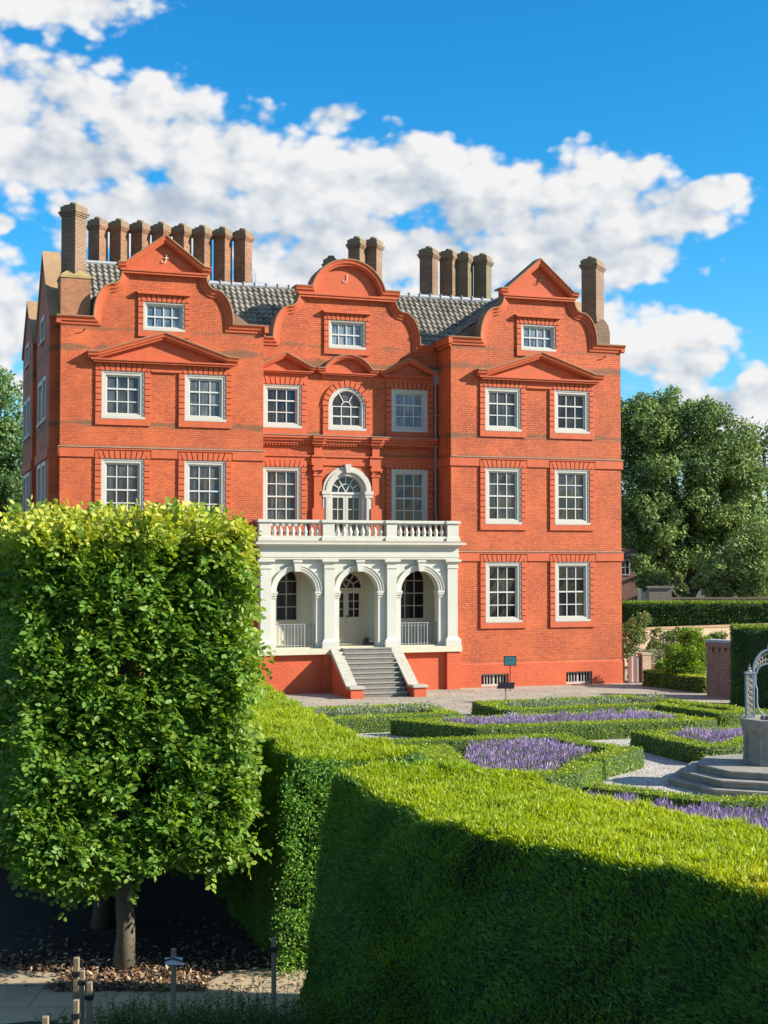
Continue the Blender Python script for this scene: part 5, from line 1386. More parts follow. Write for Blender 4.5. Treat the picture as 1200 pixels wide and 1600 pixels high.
H1 = [(2.0, -8.75), (9.85, -8.75), (9.95, -11.6), (6.6, -11.95), (2.0, -11.95)]
H2 = [(11.45, -8.75), (17.0, -8.35), (17.9, -11.2), (18.6, -13.9), (16.75, -14.1), (16.35, -11.35), (11.35, -11.45)]
H3 = [(7.55, -12.5), (15.35, -12.55), (15.85, -15.35), (8.95, -15.05)]
H4 = [(3.0, -16.2), (10.55, -16.85), (10.5, -18.4), (11.0, -20.05), (9.6, -21.0), (8.1, -22.75), (3.0, -23.4)]
H5 = [(12.35, -17.0), (12.4, -20.2), (13.5, -20.2), (14.5, -19.3), (17.5, -18.9), (17.5, -16.9)]
labels = ['rectangular box hedge ring with silver plants in front of the stairs', 'angular box hedge ring with silver plants in front of the right wing and black sign',
          'wide box hedge ring around the middle lavender bed', 'notched box hedge ring around the lavender bed behind the tall near hedge', 'box hedge ring with lavender just behind the stone well']
for lab, poly in zip(labels, (H1, H2, H3, H4, H5)): box_ring(lab, inset(poly, 0.28), 0.56)
lavender('purple lavender filling the wide middle bed of the parterre', gl(inset(H3, 0.62)), 330, 0.50)
lavender('purple lavender in the notched bed behind the tall near hedge', gl([(7.7, -17.7), (9.85, -17.6), (9.75, -18.5), (9.9, -19.8), (8.9, -20.6), (7.7, -22.0), (6.2, -22.4), (6.7, -19.8)]), 260, 0.47)
lavender('purple lavender in the bed behind the stone well', gl([(13.0, -19.55), (13.55, -19.55), (14.3, -18.7), (16.9, -18.3), (16.9, -17.5), (13.0, -17.6)]), 330, 0.50)
sheet('flower_bed_soil', gl(inset(H1, 0.5)), 0.012, M['soil']); sheet('flower_bed_soil', gl(inset(H2, 0.5)), 0.012, M['soil'])
box_ring('broad box hedge closing the left side of the notched lavender bed', [(5.45, -17.5), (4.95, -19.8), (4.6, -22.3)], 3.3, False)
sheet('flower_bed_soil', gl(inset(H4, 0.5)), 0.010, M['soil'])
arc = [(3.95, 27.15), (4.45, 26.75), (4.9, 26.35), (5.5, 25.75), (6.1, 25.45), (6.75, 25.55), (7.05, 25.75)]
box_ring('short curved box hedge in front of the stone well steps', arc, 0.60, False, 0.42, world=True)
lavender('nearest lavender, spilling between the curved box hedge and the tall hedge', [(3.4, 26.7), (4.1, 26.3), (4.65, 25.7), (5.25, 25.1), (5.95, 24.85), (6.6, 24.75), (7.3, 25.3), (7.8, 26.0), (8.4, 25.0), (7.6, 22.6), (5.0, 23.0), (3.2, 24.8)], 330, 0.42, 0.11)
def silver(X, Y, r, label, group):
    n = 700; d = rnd_dir(n); d[:, 2] = np.abs(d[:, 2]); Pp = d * np.array([r, r, r * 0.9]) * (0.6 + 0.4 * rng.random((n, 1)))
    Vv, F, k = leaf_arrays(Pp, d + rnd_dir(n) * 0.5, rnd_dir(n), 0.08, 0.028, 0.1)
    o = mesh_np('silver_plant', Vv, F, M['silver_leaf'], np.repeat(rng.random(n), k)); o.location = (X, Y, 0.14)
    tag(o, label, 'plant', group)
for i, (a, b) in enumerate([(6.3 + 0.62 * k, -10.1 - 0.25 * (k % 2)) for k in range(6)]):
    p = LW(a, b); silver(p.x, p.y, 0.42 + 0.06 * (i % 3), 'silvery rounded plant inside the box hedge ring before the stairs', 'silver plants before the stairs')
for i, (a, b) in enumerate([(12.3 + 0.6 * k, -10.0 - 0.25 * (k % 2)) for k in range(9)]):
    p = LW(a, b); silver(p.x, p.y, 0.42 + 0.06 * (i % 3), 'silvery rounded plant inside the box hedge ring before the right wing', 'silver plants before the right wing')

# ================================================================== WELL HEAD
wx, wy = 8.12, 29.75
well = empty('stone_well', (wx, wy, 0)); tag(well, 'grey stone well head on octagonal steps with a pale blue iron arch', 'well')
for i, R in enumerate((2.17, 1.92, 1.58)):
    m = MB(); z0 = 0.15 * i
    m.lathe([(R - 0.03, z0 - (0.1 if i == 0 else 0)), (R - 0.03, z0 + 0.09), (R, z0 + 0.10), (R, z0 + 0.148)], (0, 0, 0), 8)
    m.build('step', M['well_step'], well, bevel=0.012)
m = MB()
m.lathe([(0.58, 0.452), (0.58, 0.56), (0.55, 0.60), (0.54, 1.08), (0.58, 1.15), (0.63, 1.20), (0.64, 1.26), (0.66, 1.30), (0.66, 1.40), (0.46, 1.40), (0.46, 0.9)], (0, 0, 0), 8, rot=PI / 8 - 0.22)
m.build('well_head', M['well_stone'], well, bevel=0.012)
for k in range(8):
    m = MB(); a = PI / 8 - 0.22 + 2 * PI * k / 8; m.lathe([(0.05, 0.455), (0.05, 0.56), (0.035, 0.60), (0.04, 1.06), (0.06, 1.12), (0.075, 1.22)], (0.55 * math.cos(a), 0.55 * math.sin(a), 0), 8)
    m.build('corner_shaft', M['well_stone'], well)
def well_post(x):
    m = MB(); w = 0.075
    for e in (-1, 1):
        for f in (-1, 1): m.box(x + e * w - 0.012, x + e * w + 0.012, f * 0.06 - 0.012, f * 0.06 + 0.012, 1.40, 2.36)
    m.box(x - w - 0.025, x + w + 0.025, -0.085, 0.085, 2.33, 2.365); m.box(x - w - 0.02, x + w + 0.02, -0.08, 0.08, 1.401, 1.43)
    o = m.build('iron_post', M['blue_iron'], well)
    for f in (-1, 1):
        m = MB()
        for k in range(7):
            z = 1.45 + 0.126 * k
            ring = [(x + 0.05 * math.cos(a), f * 0.06, z + 0.062 + 0.05 * math.sin(a)) for a in [2 * PI * i / 10 for i in range(11)]]
            m.tube(ring, 0.011, 5)
            m.box(x - 0.07, x + 0.07, f * 0.06 - 0.008, f * 0.06 + 0.008, z - 0.006, z + 0.006)
            m.lathe([(0.0, -0.01), (0.02, 0.0), (0.0, 0.01)], (x, f * 0.06, z + 0.062), 6)
        m.build('scrollwork', M['gilt_iron'], o)
    m = MB(); m.lathe([(0.05, 0), (0.06, 0.02), (0.03, 0.05), (0.045, 0.08), (0.02, 0.11), (0.01, 0.15), (0.0, 0.20)], (x, 0, 2.365), 8); m.build('finial', M['gilt_iron'], o)
for x in (-0.42, 0.42): well_post(x)
zs = 2.36
ell = lambda a_, b_, n=28: [(a_ * math.cos(PI * k / n), zs + b_ * math.sin(PI * k / n)) for k in range(n + 1)]
m = MB()
for a_, b_, t_ in ((0.34, 0.47, 0.016), (0.27, 0.18, 0.012)):
    m.sweep(ell(a_, b_), [(-t_, -0.045), (t_, -0.045), (t_, 0.045), (-t_, 0.045)])
for e in (-1, 1):
    m.box(min(e * 0.26, e * 0.35), max(e * 0.26, e * 0.35), -0.04, 0.04, zs - 0.03, zs + 0.004)
    m.tube([(e * 0.30, 0, zs), (e * 0.30, 0, 2.10), (e * 0.27, 0, 2.0), (e * 0.27, 0, 1.68), (e * 0.22, 0, 1.54), (e * 0.13, 0, 1.45), (e * 0.13, 0, 1.39)], 0.017, 6)
ar = m.build('iron_arch', M['blue_iron'], well)
m = MB()
for k in range(1, 28):
    a = PI * k / 28; po = (0.335 * math.cos(a), zs + 0.465 * math.sin(a)); pi_ = (0.275 * math.cos(a), zs + 0.185 * math.sin(a)); g_ = math.hypot(po[0] - pi_[0], po[1] - pi_[1])
    if k % 2: m.tube([(pi_[0], 0, pi_[1]), ((po[0] + pi_[0]) / 2 + 0.02, 0, (po[1] + pi_[1]) / 2), (po[0], 0, po[1])], 0.008, 5)
    for f_ in (0.3, 0.7):
        c0 = (pi_[0] + (po[0] - pi_[0]) * f_, pi_[1] + (po[1] - pi_[1]) * f_); r_ = min(0.030, g_ * 0.24)
        if k % 2 == 0: m.tube([(c0[0] + r_ * (1 - 0.06 * i) * math.cos(0.75 * i), 0, c0[1] + r_ * (1 - 0.06 * i) * math.sin(0.75 * i)) for i in range(11)], 0.007, 4)
m.build('scrollwork', M['gilt_iron'], ar)
m = MB(); m.lathe([(0.06, 0), (0.04, 0.03), (0.055, 0.06), (0.025, 0.09), (0.035, 0.12), (0.012, 0.16), (0.0, 0.22)], (0, 0, zs + 0.48), 8); m.build('finial', M['gilt_iron'], ar)

# ================================================================== SIGNS
p = at(797, 1074, 51.0)
sg = empty('information_sign', (p.x, 51.0, 0)); tag(sg, 'small teal panel on a thin black post before the basement window', 'sign')
cz = at(797, 1032.5, 51.0).z
m = MB(); m.box(-0.015, 0.015, -0.015, 0.015, -0.1, cz - 0.1); m.build('post', M['black'], sg)
m = MB(); m.box(-0.225, 0.225, -0.035, -0.005, cz - 0.175, cz + 0.175); m.build('frame', M['black'], sg)
m = MB(); m.box(-0.195, 0.195, -0.040, -0.036, cz - 0.145, cz + 0.145); pa = m.build('panel', M['teal'], sg)
m = MB()
for i, (w_, x_) in enumerate(((0.05, -0.07), (0.03, -0.01), (0.06, 0.045))): m.box(x_ - w_ / 2, x_ + w_ / 2, -0.0425, -0.0405, cz + 0.025, cz + 0.05)
m.build('lettering', M['iron'], pa)
p = at(790, 1098, 46.9)
sg = empty('lectern_sign', (p.x, 46.9, 0)); tag(sg, 'black sloping lectern sign on a grey post behind the box hedge', 'sign')
z1 = at(790, 1071, 46.9).z
m = MB(); m.box(-0.02, 0.02, -0.02, 0.02, -0.1, z1 - 0.05); m.build('post', M['grey_iron'], sg)
m = MB(); c, s_ = TH, 0
m.hexa([(-0.30, -0.11, z1 - 0.10), (0.27, -0.11, z1 - 0.10), (0.32, 0.15, z1 + 0.055), (-0.22, 0.15, z1 + 0.055), (-0.30, -0.13, z1 - 0.07), (0.27, -0.13, z1 - 0.07), (0.32, 0.13, z1 + 0.09), (-0.22, 0.13, z1 + 0.09)]); m.build('panel', M['black'], sg)

# ================================================================== RIGHT BACKGROUND
gp = LW(21.45, -0.15)
gt = empty('garden_gate', (gp.x, gp.y, 0), TH); tag(gt, 'narrow board gate striped white and brown beside the house corner', 'gate')
m = MB()
for x_ in (0.17, 0.42): m.box(x_, x_ + 0.07, -0.02, 0.02, 0.03, 1.03)
m.build('white_board', M['gate_white'], gt)
m = MB()
for x_, w_ in ((0.02, 0.145), (0.245, 0.17), (0.495, 0.07)): m.box(x_, x_ + w_, -0.02, 0.02, 0.03, 1.02)
m.box(0.0, 0.56, 0.021, 0.05, 0.2, 0.3); m.box(0.0, 0.56, 0.021, 0.05, 0.8, 0.9); m.build('brown_board', M['gate_brown'], gt)
m = MB(); m.box(22.05, 22.42, -0.25, 0.15, -0.2, 1.08); m.box(22.02, 22.45, -0.28, 0.18, 1.081, 1.15)
o = m.build('brick_pier', M['garden_brick']); o.location = palace.location; o.rotation_euler = palace.rotation_euler; tag(o, 'short brick pier holding the striped gate', 'pier')

def long_wall(name, label, a, b, h, t, m_, cat='wall', cope='cap_stone', zb=-0.2):
    a, b = Vector(a), Vector(b); d = b - a; root = empty(name, (a.x, a.y, 0), math.atan2(d.y, d.x)); tag(root, label, cat)
    m = MB(); m.box(0, d.length, -t / 2, t / 2, zb, h); m.build('brickwork', M[m_], root)
    m = MB(); m.box(-0.02, d.length + 0.02, -t / 2 - 0.04, t / 2 + 0.04, h + 0.001, h + 0.09); m.build('coping', M[cope], root)
    return root
e0, e1 = at(955, 980, 66.0), at(1290, 978, 66.0)
long_wall('brick_wall', 'sunlit low brick garden wall with trained fruit branches', (e0.x, 63.2), (e1.x, 69.5), 1.6, 0.35, 'garden_brick', cope='gable_stone')
e0, e1 = at(1028, 934, 84), at(1290, 934, 84)
gw = long_wall('grey_wall', 'grey stone wall behind the long clipped hedge under the big trees', (e0.x, 84), (e1.x, 84), at(1100, 936, 84).z, 0.4, 'grey_wall')
m = MB(); zz = at(1030, 919, 84).z; m.box(-0.6, 0.75, -0.35, 0.35, -0.2, zz); m.box(-0.68, 0.83, -0.42, 0.42, zz + 0.001, zz + 0.12); m.build('pier', M['grey_wall'], gw)
# plum brick wall end with corbels
a = at(1104, 1085, 48.9); b = at(1153, 1092, 47.6)
pw = long_wall('plum_brick_wall', 'dark plum brick wall end with a corbelled top, half hidden by a yew block', (a.x + 0.22, 49.3), (b.x + 1.2, 47.6), 1.88, 0.45, 'plum_brick', cope='lead')
m = MB()
for k in range(5): m.box(0.15 + 0.24 * k, 0.27 + 0.24 * k, -0.30, -0.226, 1.55, 1.72)
m.box(0.0, 1.9, -0.32, -0.227, 1.721, 1.875); m.build('corbel', M['plum_brick'], pw)
def block_hedge(label, a, b, t, h, mleaf='yew', dens=700, L=0.10, Wd=0.028, z0=0.0, tnt=None, name='clipped_hedge'):
    a, b = Vector(a), Vector(b); n = (b - a).normalized(); s_ = Vector((-n.y, n.x))
    step = 0.5; c = resample([a, b], step); l = [p + s_ * t / 2 for p in c]; r = [p - s_ * t / 2 for p in c]
    V, T = core_mesh(l, r, h, batter=0.06, nz=5, nt=4, rough=0.07)
    return hedge(name, label, 'hedge', V, T, M['hedge_core'], M[mleaf], lambda n_, c_: np.full(len(n_), dens), L, Wd, up=0.2, spread=0.8, tint=tnt or (lambda P, N: 0.25 * rng.random(len(P)) + 0.25 + 0.45 * np.clip(N[:, 2], 0, 1)))
a = at(978, 944, 75); b = at(1290, 946, 75)
block_hedge('long straight clipped hedge between the brick wall and the grey wall', (a.x, 75.9), (b.x, 75.9), 1.8, a.z, 'yew', 260, 0.16, 0.05)
a = at(1139, 1110, 44.5); 
block_hedge('tall dark square yew block at the right behind the well arch', (a.x + 0.48, 45.8), (a.x + 5.2, 44.6), 1.7, at(1150, 984, 44.5).z, 'yew', 620, 0.10, 0.03)
a = at(1010, 1072, 53.0); b = at(1108, 1085, 50.0)
block_hedge('low dark box hedge along the path by the house corner', (a.x + 0.3, 53.4), (b.x + 0.2, 50.4), 0.8, 0.55, 'box', 600, 0.06, 0.04)
def blob_plant(name, label, blobs, n, L, Wd, m_, cat, stem=None, group=None, up=0.2, tb=0.0):
    base = blobs[0]; root = empty(name, (base[0], base[1], 0)); tag(root, label, cat, group)
    P = []; Nn = []
    vol = np.array([b[3] * b[4] * b[5] for b in blobs]) ** 0.66; cnt = (vol / vol.sum() * n).astype(int)
    for b, c in zip(blobs, cnt):
        d = rnd_dir(c); rr = 0.35 + 0.65 * np.sqrt(rng.random((c, 1)))
        P.append(np.array(b[:3]) + d * np.array(b[3:6]) * rr); Nn.append(d)
    P = np.vstack(P); Nn = np.vstack(Nn); P[:, 2] = np.maximum(P[:, 2], 0.03)
    off = np.array([base[0], base[1], 0])
    Vv, F, k = leaf_arrays(P - off, Nn * 0.6 + rnd_dir(len(P)) * 0.7 + np.array([0, 0, up]), Nn * 0.6 + rnd_dir(len(P)) * 0.6, L * (0.7 + 0.6 * rng.random(len(P))), Wd, 0.1)
    mesh_np('foliage', Vv, F, M[m_], np.repeat(np.clip(0.2 + tb + 0.5 * rng.random(len(P)) + 0.2 * Nn[:, 2], 0, 1), k), parent=root)
    if stem:
        m = MB()
        for pts, r in stem: m.tube([Vector(q) - Vector(off) for q in pts], r, 7)
        m.build('stem', M['bark'], root, smooth=True)
    return root
def BL(px_, py_, r, Yd, ry=None, rz=None):
    p = at(px_, py_, Yd); rm = r / FPX * Yd
    return (p.x, p.y, p.z, rm, (ry or rm), (rz / FPX * Yd if rz else rm))
def sub_blobs(blobs, k, f, seed=0):
    out = []
    for b in blobs:
        d = rnd_dir(k)
        for q in d:
            rr = 0.70 + 0.35 * random.random(); s_ = f * (0.7 + 0.6 * random.random())
            out.append((b[0] + q[0] * b[3] * rr, b[1] + q[1] * b[4] * rr, b[2] + q[2] * b[5] * rr, b[3] * s_, b[4] * s_, b[5] * s_))
        out.append((b[0], b[1], b[2], b[3] * 0.75, b[4] * 0.75, b[5] * 0.75))
    return out
sb = sub_blobs([BL(1075, 1030, 32, 52.5), BL(1085, 1005, 22, 52.8), BL(1055, 1045, 18, 52)], 14, 0.42)
blob_plant('round_shrub', 'bright green rounded evergreen shrub beside the plum brick wall', [BL(1075, 1040, 26, 52.5)] + sb, 16000, 0.085, 0.05, 'box', 'shrub', tb=-0.18)
p = at(992, 1030, 60)
blob_plant('young_fruit_tree', 'pale leaved young fruit tree on a thin stem beside the house corner', [(p.x, 60, at(990, 985, 60).z, 0.5, 0.5, 0.55)] + sub_blobs([BL(990, 985, 17, 60), BL(985, 1000, 16, 60), BL(1000, 975, 14, 60), BL(982, 1018, 12, 60)], 7, 0.5), 2300, 0.13, 0.065, 'fruit_leaf', 'tree', stem=[([(p.x, 60, 0), (p.x + 0.03, 60, 1.0), (p.x, 60, 1.9)], [0.04, 0.03, 0.015])])
for i, (px0, px1, yy) in enumerate(((1012, 1050, 985), (1050, 1075, 982), (1118, 1140, 986))):
    xs = [at(px0, yy, 65.2).x, at(px1, yy, 64.9).x]; zt = 1.5
    yw = lambda x: 63.2 + (x - 10.65) * 0.627 - 0.32
    bl = [(q, yw(q), random.uniform(0.4, 1.5), 0.20, 0.12, 0.14) for q in [xs[0] + (xs[1] - xs[0]) * k / 8 + random.uniform(-.1, .1) for k in range(9)]]
    xm = (xs[0] + xs[1]) / 2
    st_ = [([(xm, yw(xm), 0), (xm, yw(xm), 1.4)], [0.05, 0.03])] + [([(xm, yw(xm), z), (xs[e], yw(xs[e]), z + 0.15)], [0.03, 0.012]) for z in (0.4, 0.8, 1.2) for e in (0, 1)]
    blob_plant('espalier_tree', ['fruit tree trained flat on the brick wall, nearest the house', 'second trained fruit tree on the brick wall, above the round shrub', 'trained fruit tree on the brick wall beside the yew block'][i], bl, 620, 0.15, 0.09, 'fruit_leaf', 'tree', stem=st_, group='espaliers on the brick wall')
for k in range(4):
    p = at(1006 + 15 * k, 1018, 62.6)
    blob_plant('grey_green_plant', 'small rounded grey green plant in the row at the foot of the brick wall', [(p.x, 62.6, 0.45, 0.24, 0.24, 0.30)], 420, 0.13, 0.03, 'silver_leaf', 'plant', group='grey green plants under the brick wall', up=0.7, tb=-0.2)
p0, p1 = at(1003, 1034, 61.9), at(1065, 1034, 61.9)
m = MB(); m.box(p0.x, p1.x, 61.75, 63.2, -0.1, 0.22); tag(m.build('raised_bed', M['plum_brick']), 'low brick raised bed holding the grey green plants', 'planter')
blob_plant('leafy_clump', 'light green leafy clump between the round shrub and the path', [BL(1040, 1046, 13, 55)] + sub_blobs([BL(1038, 1046, 14, 55, rz=9)], 8, .4), 1400, 0.16, 0.05, 'hedge_leafy', 'plant', up=0.6)

def big_tree(name, label, blobs, base, tr, n, L, Wd, m_, ksub=16, f=0.36, tb=0.0, group=None):
    root = empty(name, (base[0], base[1], 0)); tag(root, label, 'tree', group); off = Vector((base[0], base[1], 0))
    m = MB(); top = max(blobs, key=lambda b: b[2])
    m.tube([Vector((0, 0, -0.2)), Vector((0.1, 0, 1.5)), Vector((0, 0.1, 3.5)), Vector(top[:3]) - off], [tr * 1.4, tr, tr * 0.8, tr * 0.2], 10)
    for b in blobs:
        z = min(3.2, max(1.0, b[2] * 0.4)); m.tube([Vector((0, 0, z)), (Vector((0, 0, z)) + Vector(b[:3]) - off) * 0.5 + Vector((0, 0, 0.3)), Vector(b[:3]) - off], [tr * 0.45, tr * 0.3, tr * 0.1], 7)
    m.build('trunk', M['dark_bark'], root, smooth=True)
    sub = sub_blobs(blobs, ksub, f); P = []; Nn = []; C = []
    vol = np.array([b[3] * b[4] * b[5] for b in sub]) ** 0.66; cnt = np.maximum((vol / vol.sum() * n).astype(int), 4)
    for b, c in zip(sub, cnt):
        d = rnd_dir(c); rr = 0.55 + 0.5 * np.sqrt(rng.random((c, 1)))
        P.append(np.array(b[:3]) + d * np.array(b[3:6]) * rr); Nn.append(d); C.append(np.full(c, random.random()))
    P = np.vstack(P); Nn = np.vstack(Nn); C = np.concatenate(C); k_ = P[:, 2] > 0.2; P, Nn, C = P[k_], Nn[k_], C[k_]
    Vv, F, k = leaf_arrays(P - np.array(off), rnd_dir(len(P)) + Nn * 0.15 + np.array([0, 0, -0.2]), Nn * 1.0 + np.array([0, 0, 0.25]) + rnd_dir(len(P)) * 0.55, L * (0.6 + 0.8 * rng.random(len(P))), Wd * (0.7 + 0.6 * rng.random(len(P))), 0.12)
    mesh_np('crown', Vv, F, M[m_], np.repeat(np.clip(0.12 + tb + 0.45 * rng.random(len(P)) + 0.35 * C, 0, 1), k), parent=root)
    return root
Yt = 94
blobs = [BL(1010, 690, 62, Yt), BL(985, 770, 60, Yt), BL(1075, 670, 58, Yt), BL(1040, 655, 42, Yt + 2), BL(1120, 720, 62, Yt), BL(1050, 760, 66, Yt - 1), BL(1120, 810, 58, Yt), BL(1165, 760, 52, Yt), BL(1010, 850, 48, Yt + 1), BL(1070, 850, 52, Yt), BL(1130, 870, 45, Yt), BL(1180, 830, 50, Yt + 1), BL(985, 660, 42, Yt + 1), BL(1015, 815, 50, Yt - 2), BL(1030, 885, 36, Yt - 1), BL(1002, 880, 14, Yt - 4), BL(1022, 905, 22, Yt - 5), BL(1000, 905, 10, Yt - 5)]
p = at(1075, 900, Yt); big_tree('evergreen_oak', 'huge dark evergreen oak with billowing crown right of the house', blobs, (p.x, Yt), 0.55, 95000, 0.24, 0.13, 'oak', 22, 0.30)
blobs = [BL(1215, 720, 48, 104), BL(1190, 690, 26, 104), BL(1225, 690, 30, 104), BL(1165, 668, 16, 104), BL(1250, 740, 60, 104)]
p = at(1215, 900, 104); big_tree('distant_tree', 'thin crowned taller tree behind the right side of the evergreen oak', blobs, (p.x, 104), 0.4, 5200, 0.30, 0.12, 'lime_leaf', 14, 0.36)
blobs = [BL(1120, 885, 26, 87), BL(1135, 905, 26, 87), BL(1105, 910, 18, 87)]
p = at(1120, 930, 87); big_tree('leafy_bush', 'lighter green bush under the evergreen oak behind the grey wall', blobs, (p.x, 87), 0.12, 7000, 0.22, 0.11, 'oak', 14, 0.4, 0.22)
blobs = [BL(1175, 875, 40, 86.5), BL(1195, 845, 34, 86.5), BL(1165, 905, 34, 86.5), BL(1200, 905, 40, 86.5)]
p = at(1185, 930, 86.5); big_tree('leafy_bush', 'tall light green bush at the right edge behind the grey wall', blobs, (p.x, 86.5), 0.15, 11000, 0.22, 0.11, 'oak', 14, 0.4, 0.20)
blobs = [BL(1062, 915, 9, 86), BL(1068, 925, 8, 86), BL(1060, 902, 6, 86)]
p = at(1063, 932, 86); big_tree('small_shrub', 'small yellowish shrub standing against the dark oak', blobs, (p.x, 86), 0.05, 700, 0.2, 0.09, 'fruit_leaf', 8, 0.45)
blobs = [BL(0, 640, 46, 92), BL(-30, 700, 60, 92), BL(20, 690, 32, 92), BL(8, 755, 44, 92), BL(30, 780, 34, 92), BL(-20, 600, 36, 92), BL(-40, 780, 50, 92), BL(-10, 830, 50, 92), BL(45, 830, 40, 92)]
p = at(-20, 900, 92); big_tree('lime_tree', 'tall broadleaf tree at the left edge behind the house', blobs, (p.x, 92), 0.45, 16000, 0.30, 0.17, 'lime_leaf', 15, 0.36)
for k in range(9):
    X0 = -95 + 24 * k + random.uniform(-4, 4); Y0 = 150 + random.uniform(-15, 25); h = random.uniform(9, 13)
    bl = [(X0 + random.uniform(-4, 4), Y0 + random.uniform(-2, 2), random.uniform(0.35, 0.8) * h, 3.6, 3.6, 3.0) for _ in range(6)]
    big_tree('far_tree', 'broadleaf tree in the distant belt beyond the garden', bl, (X0, Y0), 0.4, 2500, 0.6, 0.4, 'lime_leaf', 8, 0.4, group='distant tree belt')
# distant brick house glimpsed beside the palace corner
p = at(978, 900, 91); hs = empty('distant_house', (p.x, 91, 0)); tag(hs, 'brown brick house glimpsed between the palace corner and the trees', 'house')
zt = at(978, 870, 91).z; zw0, zw1 = at(978, 899, 91).z, at(978, 874, 91).z
m = MB(); m.plate(rect(-3.0, 0.75, -0.2, zt), 0, 4.0, [rect(-0.35, 0.27, zw0, zw1)], back=True); m.build('wall', M['plum_brick'], hs)
m = MB(); m.plate(rect(-0.34, 0.26, zw0, zw1), -0.03, 0.1, [rect(-0.27, 0.19, zw0 + 0.08, zw1 - 0.07)]); m.box(-0.06, -0.02, 0.0, 0.05, zw0, zw1); m.box(-0.3, 0.22, 0.0, 0.05, (zw0 + zw1) / 2 - 0.03, (zw0 + zw1) / 2 + 0.03)
w_ = m.build('window', M['sash_white'], hs); m = MB(); m.add([(-0.3, 0.06, zw0), (0.22, 0.06, zw0), (0.22, 0.06, zw1), (-0.3, 0.06, zw1)], [(0, 1, 2, 3)]); m.build('pane', M['pane_dark'], w_)
m = MB(); m.add([(-3.3, -0.3, zt), (0.95, -0.3, zt), (0.95, 4.3, zt), (-3.3, 4.3, zt), (-3.3, 2.0, zt + 0.7), (0.95, 2.0, zt + 0.7)], [(0, 1, 5, 4), (2, 3, 4, 5), (0, 4, 3), (1, 2, 5), (0, 3, 2, 1)]); m.build('roof', M['slate'], hs)
p2 = at(1042, 912, 93); m = MB(); zz = at(1042, 895, 93).z
zz -= 0.5; m.box(p2.x - 0.6, p2.x + 0.9, 96, 99, -0.2, zz + 0.3); hs2 = empty('distant_cottage', (0, 0, 0)); tag(hs2, 'low orange brick outbuilding behind the oak trunk', 'outbuilding'); m.build('wall', M['garden_brick'], hs2)
m = MB(); m.add([(p2.x - 0.8, 95.8, zz + 0.3), (p2.x + 1.1, 95.8, zz + 0.3), (p2.x + 1.1, 99.2, zz + 0.3), (p2.x - 0.8, 99.2, zz + 0.3), (p2.x - 0.8, 97.5, zz + 0.9), (p2.x + 1.1, 97.5, zz + 0.9)], [(0, 1, 5, 4), (2, 3, 4, 5), (0, 4, 3), (1, 2, 5), (0, 3, 2, 1)]); m.build('roof', M['slate'], hs2)

# ================================================================== SKY, SUN, CAMERA
world = bpy.data.worlds.new('World'); sc.world = world; world.use_nodes = True
t = NT(world.node_tree); bg = t.n['Background']
sky = t.node('ShaderNodeTexSky', sky_type='NISHITA'); sky.sun_disc = False
sky.sun_elevation = SUN_EL; sky.sun_rotation = SUN_AZ; sky.air_density = 1.0; sky.dust_density = 0.4; sky.ozone_density = 2.5
SKY = 0.095
hs = t.node('ShaderNodeHueSaturation'); hs.inputs['Saturation'].default_value = 1.35; hs.inputs['Value'].default_value = 1.0; t.l.new(sky.outputs[0], hs.inputs['Color'])
d = t.sep(t.node('ShaderNodeTexCoord').outputs['Generated'])
az = t.m('ARCTAN2', d[0], d[1])
hyp = t.m('SQRT', t.m('ADD', t.m('MULTIPLY', d[0], d[0]), t.m('MULTIPLY', d[1], d[1])))
el = t.m('DIVIDE', d[2], t.m('MAXIMUM', hyp, 0.05))
tint = t.ramp(t.smooth(el, 0.0, 0.32), [(0.0, (0.80, 0.92, 1.05)), (0.45, (0.50, 0.98, 1.12)), (1.0, (0.32, 1.02, 1.12))])
skyc = t.mix(1.0, hs.outputs[0], tint, 'MULTIPLY')
BLOBS = [(40, 170, 190, 95), (90, 255, 220, 70), (240, 190, 140, 80), (340, 240, 150, 90), (270, 340, 250, 70), (500, 285, 190, 85), (640, 270, 150, 70), (520, 390, 260, 80), (800, 320, 190, 95), (940, 290, 120, 70),
         (1030, 335, 110, 52), (1105, 308, 95, 26), (900, 400, 170, 70), (730, 400, 200, 70), (60, 20, 190, 48), (10, 520, 95, 110), (1040, 560, 125, 80), (1060, 540, 90, 55), (1200, 660, 100, 90), (515, 178, 52, 30), (1110, 640, 90, 40), (700, 500, 300, 80), (10, 365, 30, 18)]
B = None
for px_, py_, rx, ry in BLOBS:
    u0, v0 = (px_ - 600) / FPX, (877 - py_) / FPX
    du = t.m('MULTIPLY', t.m('SUBTRACT', az, u0), FPX / rx); dv = t.m('MULTIPLY', t.m('SUBTRACT', el, v0), FPX / ry)
    e = t.m('SUBTRACT', 1.18, t.m('SQRT', t.m('ADD', t.m('MULTIPLY', du, du), t.m('MULTIPLY', dv, dv))))
    e = t.m('MINIMUM', e, 0.8)
    B = e if B is None else t.m('SMOOTH_MAX', B, e, 0.12)
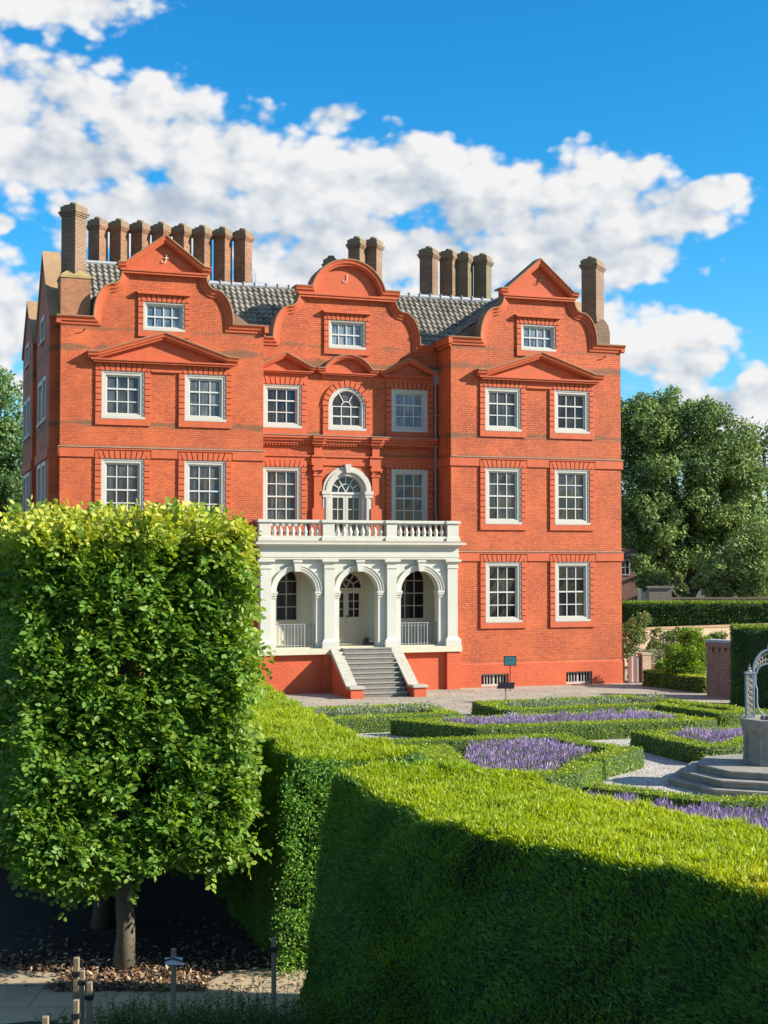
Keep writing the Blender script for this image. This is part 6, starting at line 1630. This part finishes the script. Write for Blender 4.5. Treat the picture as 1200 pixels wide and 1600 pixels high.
# general cumulus elsewhere in the sky
ge = t.noise(t.xyz(t.m('MULTIPLY', az, 2.2), t.m('MULTIPLY', el, 3.5), 0.0), 1.0, 3)
front = t.smooth(t.m('ABSOLUTE', az), 0.36, 0.55)
gen = t.m('SUBTRACT', t.m('MULTIPLY', t.m('SUBTRACT', ge, 0.46), 3.0), t.m('MULTIPLY', t.m('SUBTRACT', 1.0, front), 3.0))
B = t.m('MAXIMUM', B, t.m('MINIMUM', gen, 0.5))
def cloud_noise(ox, oy, det=12):
    v = t.xyz(t.m('ADD', t.m('MULTIPLY', az, 15.0), ox), t.m('ADD', t.m('MULTIPLY', el, 20.0), oy), 0.0)
    a = t.noise(v, 1.0, det, 0.55, '2D', 0.1)
    w = t.node('ShaderNodeTexVoronoi', voronoi_dimensions='2D', feature='SMOOTH_F1'); w.inputs['Scale'].default_value = 2.2; w.inputs['Detail'].default_value = 2.0; w.inputs['Smoothness'].default_value = 0.5
    t.l.new(v, w.inputs['Vector'])
    return t.m('ADD', t.m('MULTIPLY', a, 0.70), t.m('MULTIPLY', t.m('SUBTRACT', 0.75, w.outputs['Distance']), 0.38))
n0 = cloud_noise(0.0, 0.0); nb = cloud_noise(0.0, 0.0, 3); n1 = cloud_noise(0.14, 0.17, 3); n2 = cloud_noise(0.36, 0.46, 3)
dens = t.m('ADD', B, t.m('MULTIPLY', t.m('SUBTRACT', n0, 0.425), 1.8))
mask = t.smooth(dens, 0.02, 0.46)
lit = t.m('ADD', t.m('MULTIPLY', t.m('SUBTRACT', nb, n1), 2.0), t.m('MULTIPLY', t.m('SUBTRACT', nb, n2), 1.6))
lo = t.noise(t.xyz(t.m('MULTIPLY', az, 9.0), t.m('MULTIPLY', el, 16.0), 3.3), 1.0, 4)
thick = t.smooth(dens, 0.25, 1.1)
shade = t.m('ADD', t.m('ADD', 0.80, t.m('MULTIPLY', lit, 0.50)), t.m('MULTIPLY', t.m('SUBTRACT', lo, 0.46), 1.3))
shade = t.m('SUBTRACT', shade, t.m('MULTIPLY', thick, 0.16), clamp=True)
CW = 1.0
cc = t.ramp(shade, [(0.0, (0.38, 0.46, 0.58)), (0.40, (0.54, 0.61, 0.70)), (0.70, (0.74, 0.78, 0.82)), (1.0, (0.92, 0.92, 0.92))])
cs = t.node('ShaderNodeVectorMath', operation='SCALE'); t.l.new(cc, cs.inputs[0]); cs.inputs[3].default_value = CW / SKY * 0.50
col = t.mix(mask, skyc, cs.outputs[0])
t.l.new(col, bg.inputs['Color']); bg.inputs['Strength'].default_value = SKY

sl = bpy.data.lights.new('sun', 'SUN'); sl.energy = 5.0; sl.angle = math.radians(0.53); sl.color = (1.0, 0.93, 0.82)
so = bpy.data.objects.new('sun', sl); COL.objects.link(so); so.rotation_euler = SUN.to_track_quat('Z', 'Y').to_euler(); so.location = (60, -10, 50)

cam = bpy.data.cameras.new('camera'); cam.sensor_width = 36; cam.lens = 36 * FPX / 1600; cam.clip_end = 6000; cam.clip_start = 0.1
co = bpy.data.objects.new('camera', cam); COL.objects.link(co); co.location = (0, 0, CAM_H); co.rotation_euler = (PI / 2 + PITCH, 0, 0.0)
sc.camera = co
sc.render.resolution_x, sc.render.resolution_y = 768, 1024
sc.view_settings.view_transform = 'Standard'; sc.view_settings.look = 'None'; sc.view_settings.gamma = 1.0
sc.view_settings.exposure = 0.98
sc.cycles.use_denoising = True
sc.cycles.max_bounces = 8; sc.cycles.transparent_max_bounces = 8
